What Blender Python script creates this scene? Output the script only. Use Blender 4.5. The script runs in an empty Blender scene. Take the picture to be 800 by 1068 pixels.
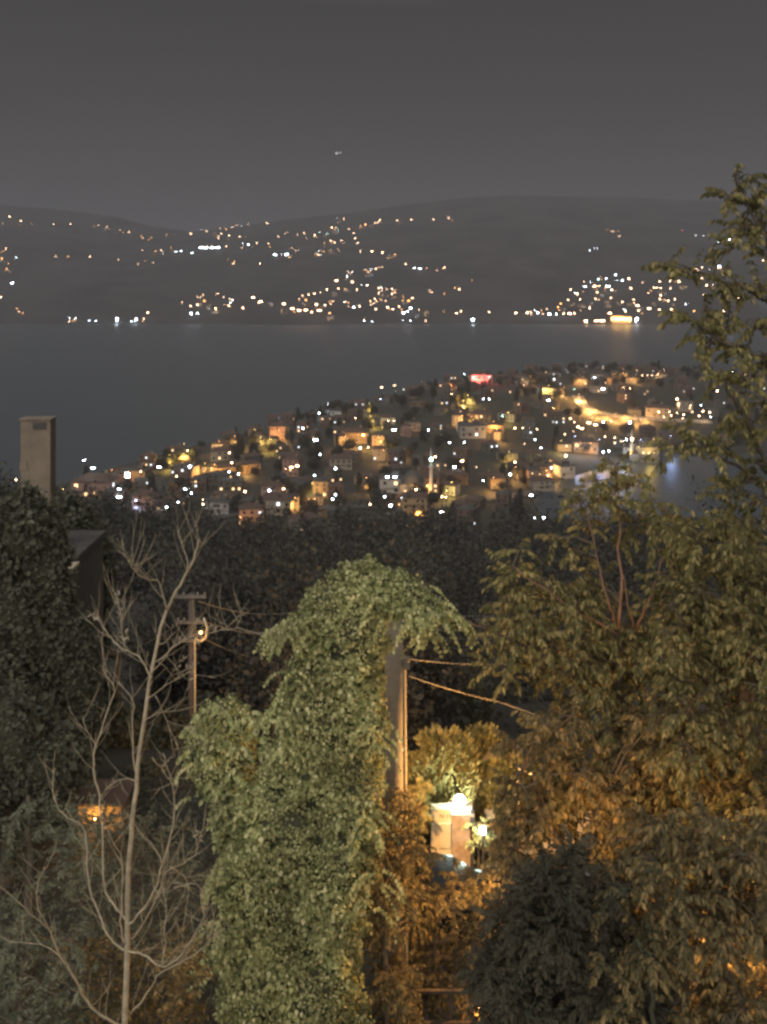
import bpy, math, random
import numpy as np
from mathutils import Vector, Matrix

# ------------------------------------------------------------------ camera, sky, sun, exposure
CAMH, F, CX, HY = 100.0, 1000.0, 400.0, 290.0      # metres above the sea, focal length and horizon row in photo pixels
sc = bpy.context.scene
cam_d = bpy.data.cameras.new("camera"); cam = bpy.data.objects.new("camera", cam_d)
sc.collection.objects.link(cam); sc.camera = cam
cam.location = (0, 0, CAMH); cam.rotation_euler = (math.radians(90), 0, 0)
cam_d.sensor_fit = 'VERTICAL'; cam_d.sensor_height = 36; cam_d.lens = F/1068*36
cam_d.shift_y = -(534-HY)/1068; cam_d.clip_start = .1; cam_d.clip_end = 60000

world = bpy.data.worlds.new("World"); sc.world = world; world.use_nodes = True
nt = world.node_tree; nt.nodes.clear()
def N(nt, t, **kw):
    n = nt.nodes.new(t)
    for k, v in kw.items(): setattr(n, k, v)
    return n
out = N(nt, 'ShaderNodeOutputWorld'); bg = N(nt, 'ShaderNodeBackground'); bg2 = N(nt, 'ShaderNodeBackground'); add = N(nt, 'ShaderNodeAddShader')
sky = N(nt, 'ShaderNodeTexSky', sky_type='NISHITA'); sky.sun_disc = False
sky.sun_elevation = math.radians(-8); sky.sun_rotation = math.radians(200)
nt.links.new(sky.outputs[0], bg.inputs[0]); bg.inputs[1].default_value = .1
# night cloud lit by the town: brighter and warmer towards the horizon, softly mottled
tc = N(nt, 'ShaderNodeTexCoord'); sep = N(nt, 'ShaderNodeSeparateXYZ'); ramp = N(nt, 'ShaderNodeValToRGB')
nt.links.new(tc.outputs['Generated'], sep.inputs[0])
mp = N(nt, 'ShaderNodeMapping'); mp.inputs['Scale'].default_value = (3, 3, 9); nz = N(nt, 'ShaderNodeTexNoise'); nz.inputs['Scale'].default_value = 1.6; nz.inputs['Detail'].default_value = 3
nt.links.new(tc.outputs['Generated'], mp.inputs[0]); nt.links.new(mp.outputs[0], nz.inputs[0])
ma = N(nt, 'ShaderNodeMath', operation='MULTIPLY_ADD'); ma.inputs[1].default_value = .07; 
ms = N(nt, 'ShaderNodeMath', operation='SUBTRACT'); ms.inputs[1].default_value = .5
nt.links.new(nz.outputs[0], ms.inputs[0]); nt.links.new(ms.outputs[0], ma.inputs[0]); nt.links.new(sep.outputs[2], ma.inputs[2])
nt.links.new(ma.outputs[0], ramp.inputs[0]); nt.links.new(ramp.outputs[0], bg2.inputs[0]); bg2.inputs[1].default_value = .64
r = ramp.color_ramp
r.elements[0].position = 0.0; r.elements[0].color = (.106, .100, .096, 1)
r.elements[1].position = 1.0; r.elements[1].color = (.6, .59, .58, 1)
for p, c in ((.09, (.099, .094, .091, 1)), (.17, (.074, .070, .067, 1)), (.28, (.062, .059, .057, 1)), (.5, (.42, .42, .41, 1))):
    e = r.elements.new(p); e.color = c
nt.links.new(bg.outputs[0], add.inputs[0]); nt.links.new(bg2.outputs[0], add.inputs[1]); nt.links.new(add.outputs[0], out.inputs[0])

sun_d = bpy.data.lights.new("night_glow", 'SUN'); sun_d.energy = 3.9; sun_d.angle = math.radians(80); sun_d.color = (1.0, .90, .79)
sun = bpy.data.objects.new("night_glow", sun_d); sc.collection.objects.link(sun)
sun.rotation_euler = (math.radians(56), 0, math.radians(-22))      # soft light of the clouded sky from behind and above the viewer

sc.view_settings.view_transform = 'Standard'; sc.view_settings.look = 'None'; sc.view_settings.gamma = 1
sc.view_settings.use_curve_mapping = False; sc.view_settings.exposure = 0.0
cy = sc.cycles
cy.pixel_filter_type = 'BLACKMAN_HARRIS'; cy.filter_width = 2.8
cy.max_bounces = 6; cy.volume_bounces = 1; cy.diffuse_bounces = 3; cy.glossy_bounces = 3; cy.transmission_bounces = 4; cy.transparent_max_bounces = 6
cy.use_denoising = True; cy.sample_clamp_indirect = 4.0; cy.use_light_tree = True

rnd = random.Random(7); rng = np.random.default_rng(11)

# ------------------------------------------------------------------ helpers
def W(px, py, Y): return Vector(((px-CX)/F*Y, Y, CAMH+(HY-py)/F*Y))

def link(o, parent=None):
    sc.collection.objects.link(o)
    if parent is not None: o.parent = parent
    return o
def tag(o, label=None, cat=None, group=None, kind=None):
    if label: o['label'] = label
    if cat: o['category'] = cat
    if group: o['group'] = group
    if kind: o['kind'] = kind
    return o
def empty(name, loc=(0, 0, 0), rz=0, label=None, cat=None, group=None):
    o = bpy.data.objects.new(name, None); link(o); o.location = loc; o.rotation_euler = (0, 0, rz); o.empty_display_size = .2
    return tag(o, label, cat, group)

class MB:
    """collects vertices and faces"""
    def __init__(s): s.v = []; s.f = []; s.m = []; s.cur = 0
    def mat(s, i): s.cur = i; return s
    def addf(s, f): s.f.append(f); s.m.append(s.cur)
    def box(s, c, size, rz=0, rx=0, taper=1.0):
        M = Matrix.Translation(c) @ Matrix.Rotation(rz, 4, 'Z') @ Matrix.Rotation(rx, 4, 'X')
        b = len(s.v); hx, hy, hz = size[0]/2, size[1]/2, size[2]/2
        for z in (-1, 1):
            t = taper if z > 0 else 1
            for x, y in ((-1, -1), (1, -1), (1, 1), (-1, 1)): s.v.append(tuple(M @ Vector((x*hx*t, y*hy*t, z*hz))))
        for f in ((3, 2, 1, 0), (4, 5, 6, 7), (0, 1, 5, 4), (1, 2, 6, 5), (2, 3, 7, 6), (3, 0, 4, 7)): s.addf(tuple(b+i for i in f))
        return s
    def tube(s, pts, rad, n=6, cap=True):
        pts = [Vector(p) for p in pts]
        if not hasattr(rad, '__len__'): rad = [rad]*len(pts)
        b = len(s.v); ref = Vector((0, 0, 1))
        for i, p in enumerate(pts):
            d = (pts[min(i+1, len(pts)-1)]-pts[max(i-1, 0)])
            d = d.normalized() if d.length > 1e-9 else Vector((0, 0, 1))
            a = ref if abs(d.dot(ref)) < .9 else Vector((1, 0, 0))
            u = d.cross(a).normalized(); w = d.cross(u)
            if i and u.dot(lu) < 0: u, w = -u, -w
            lu = u
            for k in range(n):
                t = 2*math.pi*k/n; s.v.append(tuple(p+(u*math.cos(t)+w*math.sin(t))*rad[i]))
        for i in range(len(pts)-1):
            for k in range(n):
                a0 = b+i*n+k; a1 = b+i*n+(k+1) % n
                s.addf((a0, a1, a1+n, a0+n))
        if cap:
            s.addf(tuple(b+k for k in range(n-1, -1, -1))); s.addf(tuple(b+(len(pts)-1)*n+k for k in range(n)))
        return s
    def lathe(s, c, prof, n=12, sx=1, sy=1):
        b = len(s.v); c = Vector(c)
        for r_, z in prof:
            for k in range(n):
                t = 2*math.pi*k/n; s.v.append((c.x+r_*math.cos(t)*sx, c.y+r_*math.sin(t)*sy, c.z+z))
        for i in range(len(prof)-1):
            for k in range(n):
                a0 = b+i*n+k; a1 = b+i*n+(k+1) % n; s.addf((a0, a1, a1+n, a0+n))
        s.addf(tuple(b+k for k in range(n-1, -1, -1))); s.addf(tuple(b+(len(prof)-1)*n+k for k in range(n)))
        return s
    def ball(s, c, r_, n=10, sz=1):
        return s.lathe(c, [(max(r_*math.sin(math.pi*i/6), r_*.02), -r_*sz*math.cos(math.pi*i/6)) for i in range(7)], n)
    def poly(s, pts): b = len(s.v); s.v += [tuple(p) for p in pts]; s.addf(tuple(range(b, b+len(pts)))); return s
    def mesh(s, name, mats, smooth=False):
        me = bpy.data.meshes.new(name); me.from_pydata(s.v, [], s.f)
        for m in (mats if isinstance(mats, (list, tuple)) else [mats]): me.materials.append(m)
        me.polygons.foreach_set('material_index', s.m)
        if smooth: me.polygons.foreach_set('use_smooth', [True]*len(s.f))
        me.update(); return me
    def obj(s, name, mats, parent=None, smooth=False):
        return link(bpy.data.objects.new(name, s.mesh(name, mats, smooth)), parent)

def fast_mesh(name, V, Q, mats, smooth=False):
    """V (n,3), Q (m,4) quads"""
    me = bpy.data.meshes.new(name); V = np.asarray(V, 'f4'); Q = np.asarray(Q, 'i4')
    me.vertices.add(len(V)); me.vertices.foreach_set('co', V.ravel())
    me.loops.add(Q.size); me.loops.foreach_set('vertex_index', Q.ravel())
    me.polygons.add(len(Q)); me.polygons.foreach_set('loop_start', np.arange(0, Q.size, 4, dtype='i4'))
    me.polygons.foreach_set('use_smooth', np.full(len(Q), smooth))
    for m in (mats if isinstance(mats, (list, tuple)) else [mats]): me.materials.append(m)
    me.update(calc_edges=True); me.validate(); return me

def leaf_arrays(P, A, Nn, L, Wd, fold=.25):
    """leaf = six points folded along its midrib. P base, A axis, Nn normal"""
    A = A/np.linalg.norm(A, axis=1, keepdims=True)
    S = np.cross(A, Nn); S /= np.maximum(np.linalg.norm(S, axis=1, keepdims=True), 1e-6)
    U = np.cross(S, A); L = L[:, None]; Wd = Wd[:, None]
    V = np.stack([P, P+A*L*.3+S*Wd*.5+U*Wd*fold, P+A*L*.68+S*Wd*.38+U*Wd*fold*.7, P+A*L, P+A*L*.68-S*Wd*.38+U*Wd*fold*.7, P+A*L*.3-S*Wd*.5+U*Wd*fold], 1).reshape(-1, 3)
    b = np.arange(len(P))[:, None]*6
    Q = np.concatenate([b+np.array([[0, 1, 2, 3]]), b+np.array([[0, 3, 4, 5]])], 1).reshape(-1, 4)
    return V, Q
def leaves_mesh(name, P, A, Nn, L, Wd, mat, fold=.25):
    V, Q = leaf_arrays(P, A, Nn, L, Wd, fold); return fast_mesh(name, V, Q, mat)

# ------------------------------------------------------------------ materials
def material(name, col, col2=None, scale=3.0, rough=.85, bump=0.0, bscale=None, metal=0.0, coat=0.0, detail=5):
    m = bpy.data.materials.new(name); m.use_nodes = True; t = m.node_tree; p = t.nodes['Principled BSDF']
    p.inputs['Roughness'].default_value = rough; p.inputs['Metallic'].default_value = metal
    p.inputs['Coat Weight'].default_value = coat
    tc = N(t, 'ShaderNodeTexCoord')
    if col2 is not None:
        n = N(t, 'ShaderNodeTexNoise'); n.inputs['Scale'].default_value = scale; n.inputs['Detail'].default_value = detail
        r = N(t, 'ShaderNodeValToRGB'); r.color_ramp.elements[0].position = .32; r.color_ramp.elements[1].position = .68
        r.color_ramp.elements[0].color = (*col, 1); r.color_ramp.elements[1].color = (*col2, 1)
        t.links.new(tc.outputs['Object'], n.inputs[0]); t.links.new(n.outputs[0], r.inputs[0]); t.links.new(r.outputs[0], p.inputs['Base Color'])
    else: p.inputs['Base Color'].default_value = (*col, 1)
    if bump:
        n2 = N(t, 'ShaderNodeTexNoise'); n2.inputs['Scale'].default_value = bscale or scale*4; n2.inputs['Detail'].default_value = 6
        b = N(t, 'ShaderNodeBump'); b.inputs['Strength'].default_value = bump; b.inputs['Distance'].default_value = .05
        t.links.new(tc.outputs['Object'], n2.inputs[0]); t.links.new(n2.outputs[0], b.inputs['Height']); t.links.new(b.outputs[0], p.inputs['Normal'])
    return m
def glow(name, col, strength, sampled=False):
    m = bpy.data.materials.new(name); m.use_nodes = True; t = m.node_tree; p = t.nodes['Principled BSDF']
    p.inputs['Base Color'].default_value = (.6, .6, .6, 1); p.inputs['Emission Color'].default_value = (*col, 1); p.inputs['Emission Strength'].default_value = strength
    if not sampled: m.cycles.emission_sampling = 'NONE'
    return m
def leafmat(name, cols, trans=.35, rough=.6, nscale=1.6):
    m = bpy.data.materials.new(name); m.use_nodes = True; t = m.node_tree; t.nodes.clear()
    g = N(t, 'ShaderNodeNewGeometry'); r = N(t, 'ShaderNodeValToRGB'); o = N(t, 'ShaderNodeOutputMaterial')
    for i, c in enumerate(cols):
        if i < 2: e = r.color_ramp.elements[i]
        else: e = r.color_ramp.elements.new(.5)
    for i, c in enumerate(cols): r.color_ramp.elements[i].position = i/(len(cols)-1); 
    for i, c in enumerate(cols): r.color_ramp.elements[i].color = (*c, 1)
    t.links.new(g.outputs['Random Per Island'], r.inputs[0])
    p = N(t, 'ShaderNodeBsdfPrincipled'); p.inputs['Roughness'].default_value = rough; p.inputs['Specular IOR Level'].default_value = .3
    tr = N(t, 'ShaderNodeBsdfTranslucent'); mx = N(t, 'ShaderNodeMixShader'); mx.inputs[0].default_value = trans
    tcn = N(t, 'ShaderNodeTexCoord'); nn = N(t, 'ShaderNodeTexNoise'); nn.inputs['Scale'].default_value = nscale; nn.inputs['Detail'].default_value = 3
    mr = N(t, 'ShaderNodeMapRange'); mr.inputs['From Min'].default_value = .3; mr.inputs['From Max'].default_value = .7; mr.inputs['To Min'].default_value = .62; mr.inputs['To Max'].default_value = 1.3
    vm = N(t, 'ShaderNodeVectorMath', operation='SCALE'); t.links.new(tcn.outputs['Object'], nn.inputs[0]); t.links.new(nn.outputs[0], mr.inputs[0]); t.links.new(mr.outputs[0], vm.inputs['Scale']); t.links.new(r.outputs[0], vm.inputs[0])
    t.links.new(vm.outputs[0], p.inputs['Base Color']); t.links.new(vm.outputs[0], tr.inputs[0])
    t.links.new(p.outputs[0], mx.inputs[1]); t.links.new(tr.outputs[0], mx.inputs[2]); t.links.new(mx.outputs[0], o.inputs[0])
    return m

M = dict(
    soil=material('soil', (.018, .018, .014), (.032, .03, .023), .6, .95, .5),
    hill=material('hill_scrub', (.008, .009, .009), (.034, .032, .030), .009, .95, detail=10),
    asphalt=material('asphalt', (.045, .045, .047), (.065, .063, .06), 8, .85, .2),
    stone=material('stone', (.16, .12, .09), (.26, .20, .15), 6, .85, .6),
    rubble=material('rubble', (.25, .19, .13), (.42, .33, .22), 5, .9, .9),
    concrete=material('concrete', (.19, .165, .13), (.27, .235, .185), 3, .85, .3),
    chimney=material('chimney_render', (.114, .095, .076), (.157, .133, .104), 1.5, .9, .4),
    wood_pole=material('weathered_pole', (.055, .048, .045), (.09, .078, .07), 6, .85, .4),
    steel=material('galvanised_steel', (.16, .155, .15), (.22, .215, .20), 10, .45, metal=.6),
    dark_metal=material('dark_metal', (.03, .03, .032), (.05, .05, .05), 10, .5, metal=.4),
    cream=material('cream_paint', (.372, .324, .240), (.432, .378, .288), 4, .5),
    panel=material('beige_panel', (.30, .28, .20), (.36, .33, .25), 4, .5),
    ink=material('ink', (.05, .04, .04)),
    car=material('car_paint', (.006, .007, .009), rough=.16, coat=0),
    glass=material('dark_glass', (.02, .02, .022), rough=.12, coat=.3),
    rubber=material('rubber', (.02, .02, .02), rough=.9),
    rim=material('wheel_rim', (.5, .5, .52), rough=.3, metal=.9),
    bark=material('bark', (.06, .05, .035), (.11, .09, .065), 14, .9, .6),
    pale_bark=material('pale_bark', (.217, .189, .131), (.348, .304, .217), 10, .85, .4),
    red_bark=material('reddish_twig', (.13, .075, .05), (.19, .11, .07), 10, .8),
    fence=material('fence_wood', (.04, .028, .02), (.07, .05, .035), 5, .85, .3),
    roof_red=material('clay_roof', (.046, .029, .024), (.072, .046, .036), 1.5, .85),
    roof_grey=material('grey_roof', (.039, .039, .039), (.065, .062, .058), 1.5, .85),
    tin=material('tin_roof', (.05, .03, .024), (.08, .05, .036), 2, .6),
    ceramic=material('insulator', (.20, .19, .17), rough=.3),
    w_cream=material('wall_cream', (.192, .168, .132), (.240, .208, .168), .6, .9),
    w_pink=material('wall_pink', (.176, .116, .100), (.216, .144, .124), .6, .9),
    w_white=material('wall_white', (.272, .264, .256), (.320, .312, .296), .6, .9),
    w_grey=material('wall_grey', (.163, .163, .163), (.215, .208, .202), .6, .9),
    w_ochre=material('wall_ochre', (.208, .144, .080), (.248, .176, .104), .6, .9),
    d_cream=material('dimmed_cream', (.062, .056, .046), (.090, .081, .065), .6, .9), d_pink=material('dimmed_pink', (.074, .053, .046), (.099, .068, .059), .6, .9), d_white=material('dimmed_white', (.074, .073, .070), (.099, .097, .093), .6, .9),  # darker copies of the wall colours, night gloom put into the paint
    d_grey=material('dimmed_grey', (.053, .053, .053), (.074, .074, .071), .6, .9), d_ochre=material('dimmed_ochre', (.087, .062, .040), (.112, .081, .053), .6, .9),
    cable=material('cable', (.30, .27, .22), rough=.6),
    lit_warm=glow('lit_window_warm', (1, .58, .24), 2.6), lit_white=glow('lit_window_white', (.85, .93, 1), 2.2),
    b_warm=glow('lamp_warm', (1, .62, .36), 42), b_orange=glow('lamp_orange', (1, .45, .12), 25), b_cool=glow('lamp_cool', (.75, .88, 1), 70),
    b_yellow=glow('lamp_yellow', (1, .75, .2), 25), b_blue=glow('lamp_blue', (.45, .55, 1), 50), b_red=glow('lamp_red', (1, .12, .08), 30), b_green=glow('lamp_green', (.5, 1, .85), 40),
)
LEAF = dict(
    ivy=leafmat('ivy_leaf', [(.14, .165, .07), (.25, .275, .12), (.33, .35, .165), (.50, .49, .28)], .3, .7),  # tones raised to carry lamplight from the viewer's side
    right=leafmat('drooping_leaf', [(.10, .10, .04), (.16, .15, .06), (.38, .32, .14)], .45),  # palest tone holds the gold flecks of top light
    dim=leafmat('dim_leaf', [(.08, .09, .062), (.115, .128, .086), (.15, .16, .11)], .3),
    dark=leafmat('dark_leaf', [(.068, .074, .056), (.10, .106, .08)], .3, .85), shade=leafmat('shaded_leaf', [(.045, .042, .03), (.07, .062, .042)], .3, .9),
    dry=leafmat('brown_leaf', [(.085, .07, .035), (.15, .13, .06), (.32, .23, .10)], .45),  # lit golden flecks are put into the palest brown
    conifer=leafmat('thuja_spray', [(.16, .15, .05), (.30, .25, .10)], .4),
    far=leafmat('far_leaf', [(.045, .046, .041), (.07, .069, .06)], .3, .9, nscale=.12),
)
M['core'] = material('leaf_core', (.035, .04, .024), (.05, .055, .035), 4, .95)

# ------------------------------------------------------------------ terrain
RIDGE = ([-900, 0, 60, 120, 160, 200, 240, 300, 360, 420, 480, 530, 640, 700, 800, 1700], [206, 214, 219, 226, 237, 242, 238, 229, 223, 214, 207, 204, 206, 208, 212, 216])
COAST = [(-2500, 620), (-900, 575), (-200, 540), (30, 525), (60, 506), (150, 479), (300, 441), (420, 414), (500, 398), (600, 388), (700, 389), (800, 398), (1200, 410), (2500, 430)]
BAY = [(572, 552), (556, 520), (585, 500), (640, 485), (700, 477), (790, 473), (1100, 470), (1100, 590), (800, 560), (690, 556)]
def sea_xy(px, py): Y = CAMH/((py-HY)/F); return ((px-CX)/F*Y, Y)
def seg_dist(X, Yy, a, b):
    ax, ay = a; bx, by = b; dx, dy = bx-ax, by-ay; t = np.clip(((X-ax)*dx+(Yy-ay)*dy)/(dx*dx+dy*dy), 0, 1)
    return np.hypot(X-ax-t*dx, Yy-ay-t*dy)
def smooth_noise(X, Y, s, seed):
    r_ = np.random.default_rng(seed); o = np.zeros_like(X, dtype=float)
    for k in range(6):
        a = r_.uniform(0, 2*np.pi); f = r_.uniform(.6, 1.7)/s; o += np.sin((X*np.cos(a)+Y*np.sin(a))*f*2*np.pi+r_.uniform(0, 7))
    return o/6
coast = [sea_xy(*p) for p in COAST]; bay = [sea_xy(*p) for p in BAY]
PY = [-60, 0, 8, 16, 20, 22, 31, 40, 70, 110, 200, 300, 350, 380, 2000]; PZ = [93, 91, 88.5, 86, 84, 83.4, 83.4, 81, 72, 61, 37, 17, 9, 9, 9]
def near_height(X, Y):
    cyl = np.interp(X, [c[0] for c in coast], [c[1] for c in coast])
    d1 = np.full_like(X, 1e9)
    for a, b in zip(coast[:-1], coast[1:]): d1 = np.minimum(d1, seg_dist(X, Y, a, b))
    d1 = np.where(Y < cyl, d1, -d1)
    ins = np.zeros(X.shape, bool); d2 = np.full_like(X, 1e9)
    for i in range(len(bay)):
        a, b = bay[i], bay[(i+1) % len(bay)]; d2 = np.minimum(d2, seg_dist(X, Y, a, b))
        c = ((a[1] > Y) != (b[1] > Y)) & (X < (b[0]-a[0])*(Y-a[1])/(b[1]-a[1]+1e-9)+a[0]); ins ^= c
    d2 = np.where(ins, -d2, d2); d = np.minimum(d1, d2*1.1)
    hill = 28*np.interp(Y, [330, 400, 480, 640], [.34, .5, .68, 1])*(1-np.exp(-np.maximum(d, 0)/95.0))*(1-.25*np.exp(-((X+20)/200)**2-((Y-480)/110)**2))
    hill = hill*np.interp(X, [-200, -60, 60, 160, 400], [.75, .85, 1.0, .8, .62])+smooth_noise(X, Y, 130, 3)*2.2*np.clip(d/60, 0, 1)
    hill = np.where(d > 0, np.maximum(hill, .6+.02*d), np.maximum(d*.3, -6))
    base = np.interp(Y, PY, PZ); slope = base+np.where(Y > 45, smooth_noise(X, Y, 70, 5)*3.5*np.clip((Y-45)/60, 0, 1), 0)
    slope += np.clip((-X-5-.1*Y)/60, 0, 1)*np.clip((Y-30)/60, 0, 1)*np.clip((330-Y)/150, 0, 1)*14
    t = np.clip((Y-270)/110, 0, 1); t = t*t*(3-2*t)
    return slope*(1-t)+hill*t
def far_height(X, Y):
    px = CX+X/Y*F; ys = 2080+smooth_noise(X, Y*0.0, 900, 9)*35+np.interp(px, [0, 150, 330, 480, 560, 700, 800], [25, 40, -10, 30, 20, -30, -30])
    E = CAMH+(HY-np.interp(CX+X/3600*F, *RIDGE))*3.6
    t = np.clip((Y-ys)/(3600-ys), -.2, 1.4)
    g = np.where(t < 1, np.clip(t, 0, 1)**.92, 1-(t-1)*.5)
    z = E*g+np.where((t > 0) & (t < 1), (smooth_noise(X, Y, 420, 21)*16+smooth_noise(X, Y, 150, 22)*5)*np.clip(t*8, 0, 1)*np.clip((1-t)*5, 0, 1), 0)
    return np.where(t > 0, z+1.2, np.maximum(t*100, -6))
def grid(x0, x1, y0, y1, s, hf):
    xs = np.arange(x0, x1+s, s); ys = np.arange(y0, y1+s, s); X, Y = np.meshgrid(xs, ys); Z = hf(X, Y); return xs, ys, Z
NX, NY, NZ = grid(-480, 620, -60, 1060, 4, near_height)
FX, FY, FZ = grid(-3600, 3600, 1960, 4400, 40, far_height)
def grid_mesh(name, xs, ys, Z, mat):
    X, Y = np.meshgrid(xs, ys); V = np.stack([X, Y, Z], -1).reshape(-1, 3); n, m = Z.shape
    i = np.arange(n-1)[:, None]*m+np.arange(m-1)[None, :]; Q = np.stack([i, i+1, i+m+1, i+m], -1).reshape(-1, 4)
    return link(bpy.data.objects.new(name, fast_mesh(name, V, Q, mat, True)))
def hgt(x, y):
    xs, ys, Z = (NX, NY, NZ) if y < 1500 else (FX, FY, FZ)
    fx = (x-xs[0])/(xs[1]-xs[0]); fy = (y-ys[0])/(ys[1]-ys[0]); i = int(min(max(fx, 0), len(xs)-2)); j = int(min(max(fy, 0), len(ys)-2))
    u = min(max(fx-i, 0), 1); v = min(max(fy-j, 0), 1)
    return float((Z[j, i]*(1-u)+Z[j, i+1]*u)*(1-v)+(Z[j+1, i]*(1-u)+Z[j+1, i+1]*u)*v)
def project(px, py, h, far=False, y0=None, y1=None):
    """ground point under a thing h metres tall whose top is seen at this pixel; returns x, y, ground z, height it needs"""
    cy_ = CAMH*F/(float(np.interp(px, [c[0] for c in COAST], [c[1] for c in COAST]))-HY)
    a, b, s = (2060, 3590, 12) if far else (y0 or 345, y1 or .88*cy_, 2.5)
    best = None; Y = a
    while Y <= b:
        x = (px-CX)/F*Y; z = CAMH+(HY-py)/F*Y; g = hgt(x, Y)
        if g > .5:
            gap = z-(g+h)
            if gap <= 0: return x, Y, g, h
            if best is None or gap/Y < best[4]: best = (gap, x, Y, g, gap/Y)
        Y += s
    if best is None: Y = a; return (px-CX)/F*Y, Y, hgt((px-CX)/F*Y, Y), h
    return best[1], best[2], best[3], h+min(best[0], h*1.5)

tag(grid_mesh('ground', NX, NY, NZ, M['soil']), kind='structure')
tag(grid_mesh('hills', FX, FY, FZ, M['hill']), kind='structure')
# sea: rippled, dark, glossy
wm = bpy.data.materials.new('sea_water'); wm.use_nodes = True; t = wm.node_tree; p = t.nodes['Principled BSDF']
p.inputs['Base Color'].default_value = (.03, .04, .05, 1); p.inputs['Roughness'].default_value = .42
tc = N(t, 'ShaderNodeTexCoord'); mpn = N(t, 'ShaderNodeMapping'); mpn.inputs['Scale'].default_value = (.25, .25, .25); n = N(t, 'ShaderNodeTexNoise'); n.inputs['Scale'].default_value = 1; n.inputs['Detail'].default_value = 5
b = N(t, 'ShaderNodeBump'); b.inputs['Strength'].default_value = .5; b.inputs['Distance'].default_value = 1.0
t.links.new(tc.outputs['Object'], mpn.inputs[0]); t.links.new(mpn.outputs[0], n.inputs[0]); t.links.new(n.outputs[0], b.inputs['Height']); t.links.new(b.outputs[0], p.inputs['Normal'])
mb = MB(); mb.poly([(-11000, 330, 0), (11000, 330, 0), (11000, 12000, 0), (-11000, 12000, 0)]); tag(mb.obj('sea_water', wm), kind='structure')
# street on the shelf where the car stands
mb = MB(); mb.poly([(-3.5, 22.4, 83.404), (40, 22.4, 83.404), (40, 26.2, 83.404), (-3.5, 26.2, 83.404)]); tag(mb.obj('street', M['asphalt']), kind='structure')
mb = MB(); mb.box((18.2, 26.35, 83.44), (43.4, .3, .14)); tag(mb.obj('kerb', M['concrete']), kind='structure')

# haze
hz = MB(); hz.box((0, 5950, 262), (24000, 12900, 541))
hm = bpy.data.materials.new('night_haze'); hm.use_nodes = True; t = hm.node_tree; t.nodes.clear()
o = N(t, 'ShaderNodeOutputMaterial'); v = N(t, 'ShaderNodeVolumePrincipled'); v.inputs['Color'].default_value = (.27, .285, .33, 1); v.inputs['Density'].default_value = 2.6e-4
t.links.new(v.outputs[0], o.inputs['Volume']); tag(hz.obj('haze', hm), kind='stuff')

def point(loc, power, col, r_=.3, parent=None):
    d = bpy.data.lights.new('lamp_light', 'POINT'); d.energy = power; d.color = col; d.shadow_soft_size = r_
    o = bpy.data.objects.new('lamp_light', d); link(o, parent); o.location = loc; return o
LC = dict(warm=(1, .66, .36), orange=(1, .50, .14), cool=(.72, .86, 1), yellow=(1, .66, .13), blue=(.38, .58, 1), red=(1, .10, .07), green=(.5, 1, .8))

# ------------------------------------------------------------------ lamps of the far shore and of the town
ORD = ['', 'second ', 'third ', 'fourth ', 'fifth ', 'sixth ', 'seventh ', 'eighth ', 'ninth ', 'tenth ', 'eleventh ', 'twelfth ', 'thirteenth ', 'fourteenth ', 'fifteenth ', 'sixteenth ', 'seventeenth ', 'eighteenth ', 'nineteenth ', 'twentieth ']
def nth(i, n):
    if n == 1: return 'only one'
    if i == 0: return 'leftmost'
    if i == n-1: return 'rightmost'
    w = ORD[i].strip() if i < 20 else 'twenty-'+(ORD[i-20].strip() or 'first') if i < 40 else ['forty', 'fifty'][i//10-4]+'-'+(ORD[i % 10].strip() or 'first')
    return w+' from left'
lamp_cache = {}; pools = []
def lamp_parts(col, size, bar, h):
    """pole and head meshes, head in its own slot-free mesh"""
    key = (col, size, bar, round(h))
    if key not in lamp_cache:
        pm = MB(); pm.tube([(0, 0, -1), (0, 0, h)], [.12, .08], 6)
        hm_ = MB()
        if bar: hm_.box((0, -.3, h), (size*3.2, .35, size*.55)); pm.box((0, 0, h), (size*3.0, .12, .12))
        else: hm_.ball((0, -.35, h), size*.5, 8, .8); pm.tube([(0, 0, h-.3), (0, -.35, h-.02)], .05, 5)
        lamp_cache[key] = (pm.mesh('lamp_pole', M['dark_metal']), hm_.mesh('lamp_head', M['b_'+col], True))
    return lamp_cache[key]
CNAME = dict(w=('warm', 'warm white'), o=('orange', 'amber'), c=('cool', 'cold white'), y=('yellow', 'yellow'), b=('blue', 'bluish'), r=('red', 'red'), g=('green', 'greenish'))
SZ = dict(s=.55, m=.95, l=1.35, x=2.0)
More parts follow.
